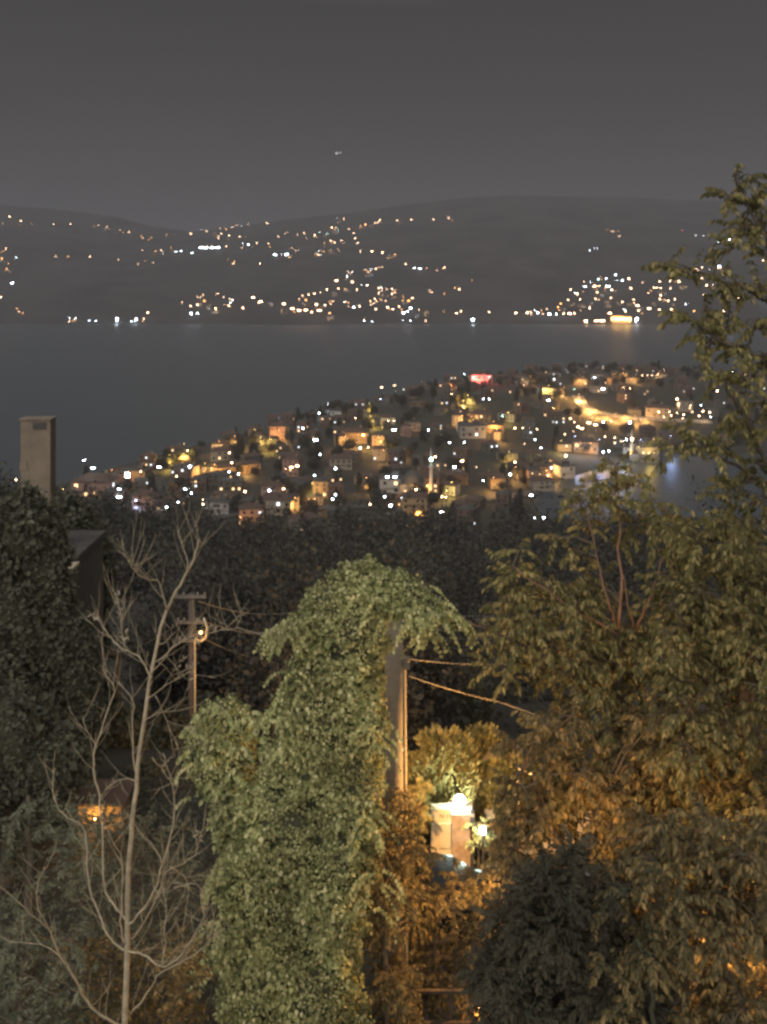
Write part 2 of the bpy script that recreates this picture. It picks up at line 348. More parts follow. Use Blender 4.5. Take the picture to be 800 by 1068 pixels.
def lamps(place, group, data, far, h=7, k=1.0, **kw):
    """data: (px, py, code[, power]) code = colour letter + size letter (+ b for a wide head)"""
    if far and len(data) > 8:
        er = random.Random(len(place)); data = list(data)
        for _ in range(int(len(data)*.5)): q = er.choice(data[:8*len(data)//8]); data.append((q[0]+er.uniform(-7, 7), q[1]+er.uniform(-2.5, 2.5), er.choice(('os', 'ws', 'os', 'cs'))))
    data = sorted(data, key=lambda d: d[0]); n = len(data)
    for i, d in enumerate(data):
        px, py, code = d[:3]; col, cname = CNAME[code[0]]; size = SZ[code[1]]*(2.3 if far else .42)*k*(.55 if (not far and len(d) > 3 and code[0] in 'oy') else 1); bar = len(code) > 2
        small = code[1] == 's' and not bar
        x, y, g, hh = project(px, py, h*.6 if small else h, far, **kw)
        word, nm = ('floodlight', 'floodlight') if bar else ('house lamp', 'house_lamp') if small else ('street lamp', 'street_lamp')
        e = empty(nm, (x, y, g), 0, f"{cname} {word}, {nth(i, n)} of {n} {place}", word, group)
        pm, hd = lamp_parts(col, size, bar, hh)
        link(bpy.data.objects.new('pole', pm), e); link(bpy.data.objects.new('lamp_head', hd), e)
        if len(d) > 3: point((0, -1.2, hh-.4 if far else hh*.5), d[3]*(.8 if far else 1.5 if code[0] in 'oy' else .35), LC[col], .4, e)
        if len(d) > 3 and not far and code[0] in 'oy': pools.append((x, y))
FG = 'lights on the hills across the water'
lamps('along the ridge at the left edge', FG, [(3,233,'ws'),(10,226,'wl'),(22,231,'wl',60000),(33,234,'os'),(56,234,'wm'),(73.5,235,'wm')], True)
lamps('descending the ridge near the dip', FG, [(99,237,'ws'),(103,236,'wm'),(111,237.5,'wm'),(120,241,'os'),(125,240.5,'ws'),(129,242,'os'),(134.5,243.5,'wm'),(147,247,'os'),(158,248,'os')], True)
lamps('in the low cluster at the left edge', FG, [(1,310,'wm'),(2,270,'ol',50000),(6.5,260,'wm'),(7,281,'om',40000),(9,275,'os'),(12,296,'cm'),(13.5,295,'cm'),(17,269,'cs'),(20,325,'ws')], True)
lamps('scattered on the dark left slope', FG, [(58,268,'ws'),(71,268,'om'),(94,268,'wm'),(123,271,'ws'),(144,276,'ws'),(151,272,'os'),(160,274,'ws')], True)
lamps('on the dark shore at lower left', FG, [(79,333,'cs'),(93,335,'cs'),(100,335,'cs'),(122,333,'cx',90000),(122,338,'cs'),(142,333,'cl'),(137,336,'cs'),(141,339,'cs'),(150,333,'ws'),(154,327,'wm')], True)
lamps('in the hamlet on the left shoulder', FG, [(149,261,'ws'),(162,262,'om',50000),(168,261,'wm'),(171,264,'cs'),(178,259,'os'),(184,263,'csb'),(189,262,'csb'),(200,264,'csb')], True)
lamps('beside the long white floodlit strip', FG, [(199,244,'wl'),(181,245,'ws'),(210,258.5,'clb'),(215,258.5,'clb'),(221,258.5,'clb'),(227,258.5,'clb'),(236,257,'wm'),(253,259,'ws'),(259,255.5,'cl'),(268,254,'wm'),(280,254,'wm'),(281,258,'os')], True)
lamps('in the village below the crest', FG, [(215.5,241,'wm'),(225,244,'os'),(228,247,'wsb'),(231,244,'wm'),(236,239,'om'),(239,246,'wl',50000),(242,237,'wm'),(247,235,'wm'),(250,247,'wm'),(259,234,'ws'),(278.5,233,'wl'),(243.5,275,'wm'),(271,275,'wm'),(287,265.5,'cmb')], True)
lamps('in the hollow above the left shore', FG, [(190,316,'ws'),(199,319.5,'wm'),(206,318,'wm'),(209,310,'ws'),(212,308,'ws'),(213,314,'om'),(219,319,'wm'),(222,325,'om'),(225,322,'om',30000),(228,307,'ws'),(233,310,'ws'),(238.5,319,'wm'),(242,314,'ws'),(199.5,328,'cl'),(206,327,'cm'),(253.5,322,'wm')], True)
lamps('on the bright upper village slope', FG, [(290,247,'wm'),(300,243,'ws'),(310,246,'ws'),(317,243,'wm'),(319,249.5,'ws'),(328,246,'wl',40000),(333,243,'gs'),(338,254,'os'),(341,244,'gs'),(346,237.5,'wl',50000),(350,237,'ws'),(353,241,'gs'),(349,240,'ws'),(345,252,'wl'),(349,253,'wm'),(356,251,'wm'),(335,261,'os',30000)], True)
lamps('around the white row under the village', FG, [(287,267,'cs'),(293,266,'csb'),(299,266,'cmb'),(302,269,'osb'),(304,259,'ws'),(308,262,'ws'),(332,266,'wm'),(345,261,'om',50000),(353,261,'ws')], True)
lamps('along the winding hillside road', FG, [(359,228,'wm'),(364,239,'wm'),(369,243.5,'wm'),(370.5,249,'wm'),(373,254,'wm'),(376,262,'wm'),(388,263,'wl'),(399,264,'wl'),(406,267,'om',40000),(412,266,'om')], True)
lamps('on the crest above the winding road', FG, [(376,236,'om'),(381,235,'ol',70000),(391,233,'wm'),(396,230,'wl'),(394,232,'wm'),(414.5,230,'wm'),(429,229,'wm'),(452,229,'wm'),(468,228,'wm')], True)
lamps('strung out right of the road bend', FG, [(423,276.5,'wm'),(432,280.5,'csb'),(438,280,'csb'),(445,280,'os'),(463.5,280,'wm'),(456,282,'ws'),(492,293,'os'),(448,304,'ws'),(463.5,308,'os'),(479,302,'wm')], True)
lamps('on the diagonal street up from shore', FG, [(312,312.5,'ws'),(316,310,'ws'),(322,308,'wm'),(328,307,'wm'),(334,305,'ws'),(341,302,'wm'),(348,306,'ol',50000),(353,301,'wm'),(360,303,'om'),(351,294,'wmb'),(367.5,295,'wl'),(362,289,'csb'),(368,285,'cs'),(381,282,'ws'),(384,285,'om'),(392,281,'wm'),(398.5,279,'ws'),(383,299,'wm'),(372,303,'wm')], True)
lamps('along the lit quay left of centre', FG, [(264,311,'wmb'),(272,315,'wmb'),(281,316,'os'),(296,318,'wmb'),(296,323,'wsb'),(305,324,'wmb'),(312,324.5,'wmb'),(319,325.5,'wmb'),(325,326,'wsb'),(333,325,'wmb'),(319,314,'om'),(330,318,'wl',40000),(339,320,'wm'),(345,318,'ws'),(347,315,'ws'),(344,328,'om',30000),(361,315,'ws')], True)
lamps('around the ring of lights near the pier', FG, [(369,321,'csb'),(375,320,'wm'),(387,319,'ws'),(390,317,'ws'),(391,312,'wm'),(392,323,'wm'),(393,315,'ws'),(398,313.5,'ws'),(402,315,'ws'),(404,321,'wl'),(410,324,'wm'),(416,321,'wm'),(380,335,'cs'),(388,338,'cs')], True)
lamps('in the warm hillside cluster over the pier', FG, [(395,302,'wm'),(395,306,'wm'),(398,304,'ws'),(403,302,'ws'),(409,302,'wm'),(409,307,'wm'),(414,311,'om',60000),(421,314,'omb'),(426,314,'omb'),(430,311,'wm'),(421,327,'cl'),(428,323,'cl'),(425,325,'cm'),(444,326,'om',30000),(420,335,'cs'),(428,335,'cs')], True)
lamps('on the empty shore by the bluish beacon', FG, [(463,325,'os'),(476,327,'wm'),(481,326,'wm'),(493,336,'cx',90000),(510,327.5,'wm'),(444,338,'ws')], True)
lamps('low on the promontory waterfront', FG, [(538,328,'wl'),(550,326.5,'wl'),(554,328,'ws'),(561,327,'cm'),(566,328,'ws'),(573,328,'cl'),(580,328,'cm'),(588,329,'wm'),(594,328,'wmb'),(599,327.5,'wm'),(570,323,'ws'),(611,336,'wx',60000),(622,336,'wmb'),(628,335.5,'wlb'),(664,334,'cx',60000),(663,339,'cs')], True)
lamps('on the red glowing promontory slope', FG, [(582,321,'om'),(590,322,'om'),(585,317,'om'),(592.5,313,'wm'),(595,302,'wm'),(602,307,'wl'),(608,307,'os'),(605,313,'wm'),(604,318,'wm'),(623,305,'wm'),(621,312.5,'wm'),(638,303,'wl'),(637,312,'wm'),(615,322,'wm'),(636,327,'wmb'),(652.5,326,'wm'),(666,325,'wm')], True)
lamps('on the whitish top of the promontory', FG, [(610,299,'csb'),(616,295,'cs'),(620,299,'wmb'),(625,300,'wsb'),(624,292,'gsb'),(632,291,'csb'),(634,299,'cmb'),(642,287,'csb'),(649,294,'csb'),(656,291,'wl'),(658,301,'wl')], True)
lamps('on the terraces right of the promontory', FG, [(649,315,'wsb'),(655,316,'wmb'),(661,314,'wsb'),(665,319,'wmb'),(677,322,'wmb'),(670,295,'ws'),(676,306,'ws'),(682,302,'wm'),(685,301,'wm'),(689,302,'wm'),(688,294,'wm'),(688,312,'wm'),(689,309,'wm'),(688,324,'wsb')], True)
lamps('behind the twigs of the right tree', FG, [(699,294,'wm'),(708,294.5,'wl'),(699,301,'wm'),(697,314,'wm'),(704,312,'wm'),(700,324,'wm'),(714,283,'wl'),(704,283,'ws'),(728,283,'wm'),(732,279,'wm'),(715,318,'cs'),(724,326,'om'),(734,309,'ws'),(737,298,'wl'),(732,291,'wm')], True)
lamps('at the far right behind leaves', FG, [(746,283,'wm'),(750,278,'cmb'),(755,288,'wm'),(759,283,'wm'),(746,309,'wm'),(763,311,'wx'),(770,312,'ws'),(755,326,'wm'),(786,262,'wm'),(796,273,'wm'),(797,316,'cl')], True)
lamps('high on the dark right hill', FG, [(615,262,'cs'),(619.5,261,'cs'),(622.5,259.5,'cs'),(639,242,'wm'),(648,245,'os'),(711,241,'rs'),(726,245,'cs'),(733.5,245.5,'cs'),(750,253,'cmb'),(755,253,'cmb'),(761,250,'cl')], True)

TG = 'lights of the town on the near headland'
tl = lambda place, data, **kw: lamps(place, TG, data, False, **kw)
tl('beside and below the tall chimney', [(17,498,'wm'),(54.5,494.5,'wm'),(56,514,'wm'),(66,510,'ym',6000),(74,521,'ym',9000),(68,530,'om',5000),(82,526,'ws'),(85,544,'cs'),(90,549,'cs')])
tl('among the flats at the left shore', [(88,479.5,'csb'),(97,488,'cmb'),(96,504,'wm'),(100,501,'wm'),(105,502,'wl'),(117,490,'om',7000),(124,511,'clb',1500),(124,519,'clb',1500),(133,494.5,'clb'),(133,498,'clb'),(147,493,'wm'),(123,540,'cm'),(130,537,'ym',3000)])
tl('below the blue lit wall', [(143,515,'cm',1500),(142,523,'bm',4500),(164,519,'cs'),(174,521,'cm'),(186,525,'cm',2500),(174,529,'cm'),(169,553,'cmb'),(166,545,'ym',3500),(176,545,'ym',3500)])
tl('around the yellow lit tree by the shore', [(177,474,'ys',5000),(192,463,'ym',7000),(196,471,'wm',3000),(166,488,'cmb'),(198,487,'cx',4000),(184.5,498,'wm'),(195,510,'clb',2500),(198,505,'cm'),(200,515,'cm'),(214,484,'om',9000),(224,485,'om',9000)])
tl('between the amber terrace and the pine', [(239.5,473,'wl'),(242,483,'wl'),(239,492,'cm'),(249,495,'cm'),(255.5,513,'wl'),(263,528,'wm'),(281,511.5,'cl'),(257,487,'os',2500),(251,539,'om',2500),(212,528,'wm'),(212,522,'ws'),(228,522,'os',1500)])
tl('on the skyline terrace left of the pine', [(229,459,'om',3000),(245,455,'om',6000),(266,448,'ym',9000),(272,456,'ym',9000),(291,449,'om',7000),(282,458,'ym',5000)])
tl('in the middle rows of the left town', [(316,447,'cl',2500),(316,442,'ws'),(304,488,'wmb',2500),(310,487,'wmb'),(298,489,'ws'),(296,511,'wsb'),(304,527,'cs'),(290,520,'os',1500),(308,520,'om',2500),(322,521,'os',2500),(328,521,'os'),(329,459,'clb'),(334,475,'cm'),(328,496,'cm'),(326,505,'ym',3500),(331,508,'ys',1500)])
tl('near the pale roofed hall', [(333,431,'cl',4000),(342,417,'cs',2500),(371,437,'wm'),(376,468,'cm'),(384,468,'wm'),(350,488.5,'cl'),(347,521,'cm'),(350,517,'cm'),(360,455,'om',5000),(374,454,'om',6000),(387,434,'ym',6000),(385,422,'ym',3000),(395,457,'ym',5000),(355,480,'os',3000)])
tl('on the central skyline', [(397,416,'bm'),(398,404,'wmb'),(411.5,402,'wl'),(413,408,'os'),(440,398,'om',5000),(469,397,'om',3500),(484,390,'cm'),(490,391,'cm'),(471,412,'wm'),(504,417,'cm'),(510,417,'cm')])
tl('around the yellow lit cypress', [(485,405,'ws'),(483,418,'yl',9000),(488,412,'ym',6000),(482,434,'ol',6000),(492,434,'om',3500),(469,462,'cm'),(484,462,'cm'),(480,447,'os',2500)])
tl('over the middle of the town', [(405,440,'wm'),(411,440,'wm'),(411,449,'clb'),(425,445,'os',1500),(447,449,'cm'),(454,477,'wl',3000),(474,487,'cmb'),(482,481,'wmb'),(400,470,'om',2500),(418,470,'os',2500),(404,498,'cmb',3000),(412,498,'cmb',3500)])
tl('in the lowest rows of the town', [(382,498,'om',2500),(401,519,'cm'),(419,519,'cl'),(434,511,'wl'),(432,522,'wx',5000),(436,526,'ol',4000),(461,519,'wm'),(465,520,'wm'),(466,512,'ws'),(407,528,'cmb'),(386,528,'wm',1500),(382,538.5,'cs'),(414,540,'cm'),(414,545,'cm'),(433,533,'cs'),(461,535,'cmb'),(380,550,'os',1500)])
tl('along the amber row near the slope', [(471,503,'ym',3500),(497,488,'ws'),(504,502,'cm'),(515,499,'om',4500),(532,495,'cl'),(537,482,'wl'),(538,488,'om',3500),(531,472,'ym',3500),(555,494,'ym',2500),(563,510,'ym',2500),(570,509,'ym',2500),(575,513,'os',2500),(554,517,'cmb'),(575,529,'cm'),(558,541,'csb'),(567,540,'csb')])
tl('in the busy centre of the headland', [(530,431,'yl',2500),(524,434,'gm'),(515,440,'om',5000),(518,448,'ol',7000),(537,447,'wl'),(545,448,'wm'),(551,447,'ws'),(560,448.5,'wm'),(572,418,'cmb'),(564,467,'cm'),(558,459,'cm'),(547,463,'ws'),(590,476.5,'wx',3500),(574,481,'om',3500),(585,461,'ym',3500),(589,454,'wm')])
tl('on the crest between the tall blocks', [(545,396,'om',6000),(553,393,'om',3500),(573,402,'ym',5000),(578,396,'cm',5000),(589,404,'om',6000),(599,406,'gs'),(605,392,'om',7000),(620,394,'cl',3000),(629,406,'clb'),(640,391,'om',6000),(650,389,'om',6000)])
tl('in the white lit yard at centre right', [(595,437,'wl'),(599,441,'wm'),(603,446,'wmb'),(607,447,'wmb'),(598,451,'ws'),(614,442,'wlb',3000),(621,443,'wlb',3000),(629,440,'cl'),(637,440,'wm'),(631,457,'wm'),(641,457,'wm'),(641,464,'wm'),(653,459,'cl'),(657,441,'cx',2500),(668,438,'ws'),(605,462,'om',2500),(616,462,'om',2500),(629,487,'cl'),(635,487,'cl')])
tl('in the row on the far right skyline', [(650,405,'wm'),(657,406,'wm'),(663,391,'om',5000),(670,392,'wm'),(675,392,'wm'),(680,392,'wm'),(686,391,'wm'),(688,388,'om',3000),(692,386,'ws')])
tl('along the curving amber road', [(604,411,'om',14000),(609,421,'om',14000),(615,425,'os',11000),(622,428,'om',11000),(632,431,'os',9000),(642,432,'om',9000),(652,433,'os',9000),(662,434,'om',9000),(674,435,'os',8000)], h=5, k=.6)
tl('on the bright quay at right', [(687,430,'wl'),(698,430,'wm',3500),(700,434,'wl'),(706,417,'wx',5000),(706,432,'wm'),(713,433,'wl'),(720,424,'wm'),(722,431,'wm'),(729,434,'wl'),(731,423,'cm'),(733,430,'wl',3500),(736,419,'cm'),(740,431,'wl'),(741,436,'cm'),(712,437,'wm'),(692,436,'wm')])
tl('behind the leaves at the right edge', [(748,408,'wx',2500),(764,388,'cm'),(672,463,'ym',3500),(666,478,'ym',3000),(718,455,'cs'),(720,460,'cs')])
# tall cold floodlights over the bay, their light lies on the water
tl('on tall masts at the edge of the bay', [(600,478,'bm',14000),(625,476,'bm',14000),(650,474,'cm',9000),(668,470,'bm',14000),(700,464,'bm',9000)], h=11, k=.5, y0=520, y1=600)

# ------------------------------------------------------------------ houses
WIN = MB(); WIN.box((0, 0, 0), (1.3, .12, 1.3)); WINM = WIN.mesh('window', M['glass']); WINM.materials.clear(); WINM.materials.append(M['glass'])
WINW = MB(); WINW.box((0, 0, 0), (2.2, .12, 1.5)); WINWM = WINW.mesh('window', M['glass'])
house_cache = {}
WALLS = ['w_cream', 'w_pink', 'w_white', 'w_grey', 'w_ochre', 'w_cream', 'w_white']
def house_kind(k):
    if k in house_cache: return house_cache[k]
    r_ = random.Random(100+k); w = r_.uniform(8, 15); d = r_.uniform(8, 12); fl = r_.choice([2, 2, 3, 3, 4]); h = fl*2.9+.4
    wall = MB(); wall.box((0, 0, h/2-3), (w, d, h+6))
    for f in range(1, fl): wall.box((0, -d/2-.45, f*2.9+.1), (w*.7, .9, .14)); wall.box((0, -d/2-.86, f*2.9+.5), (w*.7, .06, .7))
    roof = MB(); o = .5
    if k % 3 == 2:
        roof.box((0, 0, h+.12), (w+.5, d+.5, .24)); roof.box((w*.2, d*.1, h+1.2), (3, 3, 2)); rm = 'roof_grey'
    else:
        rh = r_.uniform(1.6, 2.6); b = [(-w/2-o, -d/2-o, h), (w/2+o, -d/2-o, h), (w/2+o, d/2+o, h), (-w/2-o, d/2+o, h)]; i = w*.28
        t0, t1 = (-w/2+i, 0, h+rh), (w/2-i, 0, h+rh)
        roof.poly([b[3], b[2], b[1], b[0]]); roof.poly([b[0], b[1], t1, t0]); roof.poly([b[2], b[3], t0, t1]); roof.poly([b[1], b[2], t1]); roof.poly([b[3], b[0], t0]); rm = 'roof_red'
    ch = MB(); ch.box((w*.22, d*.18, h+1.6), (.8, .8, 2.6)); ch.box((w*.22, d*.18, h+2.95), (1, 1, .12))
    spots = []
    n = max(2, int(w/3.2))
    for f in range(fl):
        for c in range(n):
            spots.append(((c-(n-1)/2)*w/n, -d/2-.03, f*2.9+1.75, 0))
    for f in range(fl): spots.append((w/2+.03, -d*.2, f*2.9+1.75, math.pi/2)); spots.append((-w/2-.03, -d*.2, f*2.9+1.75, math.pi/2))
    house_cache[k] = (wall.mesh('wall', M[WALLS[k % 7]]), roof.mesh('roof', M[rm]), ch.mesh('chimney', M['concrete']), spots, w, d, h)
    return house_cache[k]
def house(x, y, g, k, rz, label, group=None, lit=.06, name='house', wallmat=None, roofmat=None, scale=1.0, windows=True, r_=rnd, cat='house'):
    wm_, rm_, cm_, spots, w, d, h = house_kind(k)
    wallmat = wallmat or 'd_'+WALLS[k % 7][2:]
    e = empty(name, (x, y, g), rz, label, cat, group); e.scale = (scale,)*3
    wo = link(bpy.data.objects.new('wall', wm_), e)
    if wallmat: wo.material_slots[0].link = 'OBJECT'; wo.material_slots[0].material = M[wallmat]
    ro = link(bpy.data.objects.new('roof', rm_), e)
    if k % 2: link(bpy.data.objects.new('chimney', cm_), ro)
    if windows:
        for (sx, sy, sz, a) in spots:
            if r_.random() < .25 or (windows == 'lit' and r_.random() > lit): continue
            wo_ = link(bpy.data.objects.new('window', WINM), e); wo_.location = (sx, sy, sz); wo_.rotation_euler = (0, 0, a)
            q = r_.random()
            if q < lit or windows == 'lit':
                wo_.material_slots[0].link = 'OBJECT'; wo_.material_slots[0].material = M['lit_warm'] if r_.random() < .7 else M['lit_white']
    return e
placed = []
def spot_words(px, py):
    c = ['near the chimney', 'by the yellow shore tree', 'under the skyline terrace', 'around the greenish minaret', 'below the red block', 'by the curving road', 'by the quay and bay'][min(int(max(px-20, 0)/110), 6)]
    r_ = 'lowest' if py > 500 else 'middle' if py > 450 else 'upper'
    return f"in the {r_} rows {c}"
def number_all(items, noun, far=False):
    cells = {}
    for px, py, e, adj in items: cells.setdefault(spot_words(px, py), []).append((px, e, adj))
    for c, L in cells.items():
        L.sort(key=lambda q: q[0])
        for i, (px, e, adj) in enumerate(L): e['label'] = f"{adj} {noun}, {nth(i, len(L))} of {len(L)} {c}"
def free(x, y, rad):
    return all((x-a)**2+(y-b_)**2 > (rad+c)**2 for a, b_, c in placed)
ROAD_PTS = [(602, 413), (608, 424), (622, 431), (640, 435), (660, 437), (684, 438), (710, 440), (742, 441)]
for a_, b_ in zip(ROAD_PTS[:-1], ROAD_PTS[1:]):
    for k in range(6):
        x, y, g, _ = project(a_[0]+(b_[0]-a_[0])*k/6, a_[1]+(b_[1]-a_[1])*k/6, 0, False)
        for q in range(0, 26, 6): placed.append((x*(1-q/y), y-q, 5))
# houses and blocks one can pick out
SPECIAL = [ # px, py of the roof top, kind, wall, label, scale, name
 (100,482,3,'w_pink','long pinkish block on the shore just right of the chimney',1.5,'apartment_block'),(142,478,5,'w_ochre','brown block on the shore beside the long pinkish one',1.1,'apartment_block'),
 (72,500,0,'w_cream','yellow lit house right below the long pinkish block',1.0,'house'),(121,510,2,'w_pink','pink flat with two rows of cold white balcony lights',1.1,'apartment_block'),
 (152,514,1,'w_pink','low pink house with a bluish lit corner',.9,'house'),(163,525,6,'w_white','cream house with pale bands above the yellow lit yard',.8,'house'),(181,520,4,'w_pink','salmon coloured flat above the yellow lit yard',.8,'apartment_block'),
 (130,535,0,'w_cream','small pale house with yellow light, lowest at left',.7,'house'),(193,463,4,'w_ochre','bright yellow lit house on the left skyline',.7,'house'),(232,468,3,'w_cream','grey fronted house over the amber lit terrace',1.0,'house'),
 (292,443,5,'w_ochre','ochre block glowing amber on the left skyline',.9,'apartment_block'),(270,452,0,'w_cream','yellow lit villa beside the ochre block',.8,'villa'),(305,478,1,'w_pink','small gabled house with a white lit porch',.8,'house'),
 (228,520,5,'w_grey','dim grey house with a lit doorway at lower left',1.0,'house'),(290,517,3,'w_cream','long dim terrace house with several small lights',1.2,'house'),(350,419,2,'w_white','pale flat roofed hall on the skyline lit cold white',1.0,'hall'),
 (370,448,3,'w_ochre','long amber lit terrace house below the skyline',1.2,'house'),(355,476,6,'w_cream','dim cream house below the long amber terrace',1.0,'house'),(382,494,4,'w_ochre','small amber house left of the cold white lit shed',.8,'house'),
 (408,496,2,'w_white','low shed with its front flooded cold white',1.3,'shed'),(440,396,3,'w_cream','long low house on the central skyline',1.2,'house'),(500,389,5,'w_white','square block washed in red light on the skyline',1.0,'apartment_block'),
 (500,430,3,'w_ochre','amber terrace below the red lit block',1.1,'house'),(492,442,5,'w_grey','wide grey house under the amber terrace',1.3,'house'),(517,442,4,'w_ochre','narrow house glowing amber in the busy centre',.8,'house'),
 (545,391,6,'w_cream','first amber lit block on the right crest',.9,'apartment_block'),(578,388,4,'w_white','tall white lit block on the right crest',.8,'apartment_block'),(606,386,0,'w_ochre','tall amber tower beside the curving road',.9,'apartment_block'),
 (623,389,2,'w_white','pale wide block on the right crest',1.2,'apartment_block'),(645,386,5,'w_ochre','last amber block of the right crest',1.0,'apartment_block'),(685,424,3,'w_cream','long warehouse at the start of the bright quay',1.2,'warehouse'),
 (714,417,2,'w_cream','flat roofed warehouse over the bright quay',1.2,'warehouse'),(518,496,0,'w_ochre','orange fronted house above the dark slope',1.0,'house'),(588,496,2,'w_white','low pale roofed hall near the bay',1.1,'hall'),
 (565,505,3,'w_cream','yellow lit house above the cove',.9,'house'),(610,459,3,'w_ochre','long amber wall house near the yard',1.1,'house'),(432,515,1,'w_ochre','house lit warm by the brightest lamp of the lowest row',1.0,'house'),
 (404,434,6,'w_white','pale house with a twin pair of porch lights',.8,'house'),(424,443,1,'w_pink','little pink house lit from inside, below the centre skyline',.6,'house'),(624,402,5,'w_grey','grey villa with a cold white floodlight in front',.9,'villa'),
 (665,475,4,'w_cream','small yellow lit annex under the domed mosque',.7,'house')]
for px, py, k, wmn, lab, s, nm in SPECIAL:
    s *= 1.25 if 'red light' in lab else .8
    w, d, h = house_kind(k)[4:]
    x, y, g, hh = project(px, py, (h+1)*s, False)
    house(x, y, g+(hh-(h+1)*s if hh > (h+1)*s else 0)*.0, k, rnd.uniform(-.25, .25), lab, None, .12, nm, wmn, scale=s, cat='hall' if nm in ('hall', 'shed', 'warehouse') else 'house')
    placed.append((x, y, w*s*.55))
    if 'red light' in lab: RED = (x, y, g, d*s, h*s); placed.append((x, y-10, 6))
items = []
i = 0; tries = 0
for (qx, qy) in pools:
    for _ in range(6):
        x, Y = qx+rnd.uniform(-3, 3), qy+rnd.uniform(7, 10); k = rnd.randrange(9); w = house_kind(k)[4]; s = rnd.uniform(.5, .75)
        if free(x, Y, w*s*.5) and hgt(x, Y) > 1:
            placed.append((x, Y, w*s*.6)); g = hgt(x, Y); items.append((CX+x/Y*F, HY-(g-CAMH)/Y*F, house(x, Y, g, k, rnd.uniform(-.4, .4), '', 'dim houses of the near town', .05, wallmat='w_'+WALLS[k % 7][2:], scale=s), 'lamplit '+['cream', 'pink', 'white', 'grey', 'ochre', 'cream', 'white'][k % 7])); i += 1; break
while i < 255 and tries < 9000:
    tries += 1
    px = rnd.uniform(40, 800); py = rnd.uniform(392, 545)
    Y = rnd.uniform(355, 960); x = (px-CX)/F*Y; g = hgt(x, Y)
    if g < 1.5: continue
    sy = HY-(g-CAMH)/Y*F
    if sy > 552 or not (20 < px < 800): continue
    k = rnd.randrange(9); w = house_kind(k)[4]; s = rnd.uniform(.5, .76)
    if not free(x, Y, w*s*.62): continue
    placed.append((x, Y, w*s*.62)); items.append((px, sy, house(x, Y, g, k, rnd.uniform(-.6, .6), '', 'dim houses of the near town', .15, scale=s), 'dim '+['cream', 'pink', 'white', 'grey', 'ochre', 'cream', 'white'][k % 7])); i += 1
number_all(items, 'house')
# a dim house near each amber glow across the water
farspots = [(4,272),(8,283),(22,234),(110,240),(164,264),(180,262),(225,246),(238,249),(262,257),(292,268),(301,268),(219,321),(224,325),(208,318),(320,317),(332,321),(345,332),(338,256),(335,262),(345,263),(350,243),(341,247),(378,238),(386,236),(394,234),(408,269),(385,287),(349,308),(362,304),(401,308),(411,312),(423,316),(436,330),(445,329),(416,234),(588,324),(596,318),(606,320),(616,318),(626,308),(634,320),(645,318),(655,320),(668,322),(681,318),(690,306),(700,318),(712,300),(730,290),(745,300),(280,318),(296,327)]
for q_, (px, py) in enumerate(sorted(farspots)):
    x, y, g, hh = project(px, py, 5, True)
    house(x, y, g, rnd.randrange(9), rnd.uniform(-.5, .5), f'tiny dim house across the water, {nth(q_, len(farspots))} of {len(farspots)} among the hill lamps', 'far houses across the water', .45, scale=1.2, windows='lit')
# golden waterfront hall across the water
x, y, g, hh = project(647, 331, 10, True)
e = empty('waterfront_hall', (x, y, g), 0, 'golden floodlit hall at the waterline of the far promontory', 'hall')
mb = MB(); mb.box((0, 0, 4), (46, 16, 14)); mb.obj('wall', M['w_ochre'], e)
mb = MB(); mb.box((0, 0, 11.4), (48, 18, .8)); mb.obj('roof', M['roof_grey'], e)
for k in range(7):
    mb = MB(); mb.box((-19.5+k*6.5, -8.1, 4.5), (3.6, .3, 6.5)); mb.obj('window', M['lit_warm'], e)
for k in (-14, 0, 14): point((k, -14, 6), 60000, LC['orange'], .5, e)

# red wash on the skyline block, cold wash on its neighbour sheds
for sx, nm in ((-3, 'left'), (3, 'right')):
    x, y, g, d, h = RED; e = empty('floodlight', (x+sx, y-d/2-5, g), 0, f'red floodlight before the {nm} half of the square block', 'floodlight'); pm, hd = lamp_parts('red', .3, False, 3)
    link(bpy.data.objects.new('pole', pm), e); link(bpy.data.objects.new('lamp_head', hd), e); point((0, .3, h*.62), 13000, LC['red'], .3, e)

# mosques
def mosque(px, py, tall, side, label, col, top):
    x, y, g, hh = project(px, py, 12, False)
    e = empty('mosque', (x, y, g), 0, label, 'mosque')
    mb = MB(); mb.box((0, 0, 1), (11, 11, 12)); mb.box((0, -7, 0), (9, 3, 8)); mb.obj('wall', M['w_cream'], e)
    mb = MB(); mb.lathe((0, 0, 7), [(5, 0), (4.8, 1), (4.2, 2.4), (3, 3.7), (1.5, 4.6), (.1, 5)], 18); d = mb.obj('dome', M['roof_grey'], e, True)
    mb = MB(); mb.lathe((0, 0, 12), [(.08, 0), (.08, 1.2)], 6); mb.obj('finial', M['steel'], d)
    mb = MB(); mb.lathe((side*8, 0, -2), [(1.1, 0), (1.0, 6), (.8, 8), (.75, tall), (1.2, tall+.4), (1.2, tall+1.2), (.65, tall+1.25), (.6, tall+5), (.05, tall+9)], 10); mn = mb.obj('minaret', M['w_white'], e)
    mb = MB(); mb.ball((side*8, -.9, tall+2.0), .55, 8); mb.obj('minaret_lamp', M['b_'+top], mn, True)
    for k in (-3, 0, 3):
        mb = MB(); mb.box((k, -5.55, 3.5), (1.1, .12, 2.6)); mb.obj('window', M['lit_warm'], e)
    point((side*8-1.5, -3.5, 4), 3500, LC[col], .3, e); point((0, -9, 8), 3000, LC[col], .3, e)
mosque(430, 492, 15, 1, 'small domed mosque with a slim minaret topped by a greenish light', 'orange', 'green')
mosque(674, 468, 9, -1, 'yellow lit domed mosque at the edge of the bay', 'yellow', 'warm')

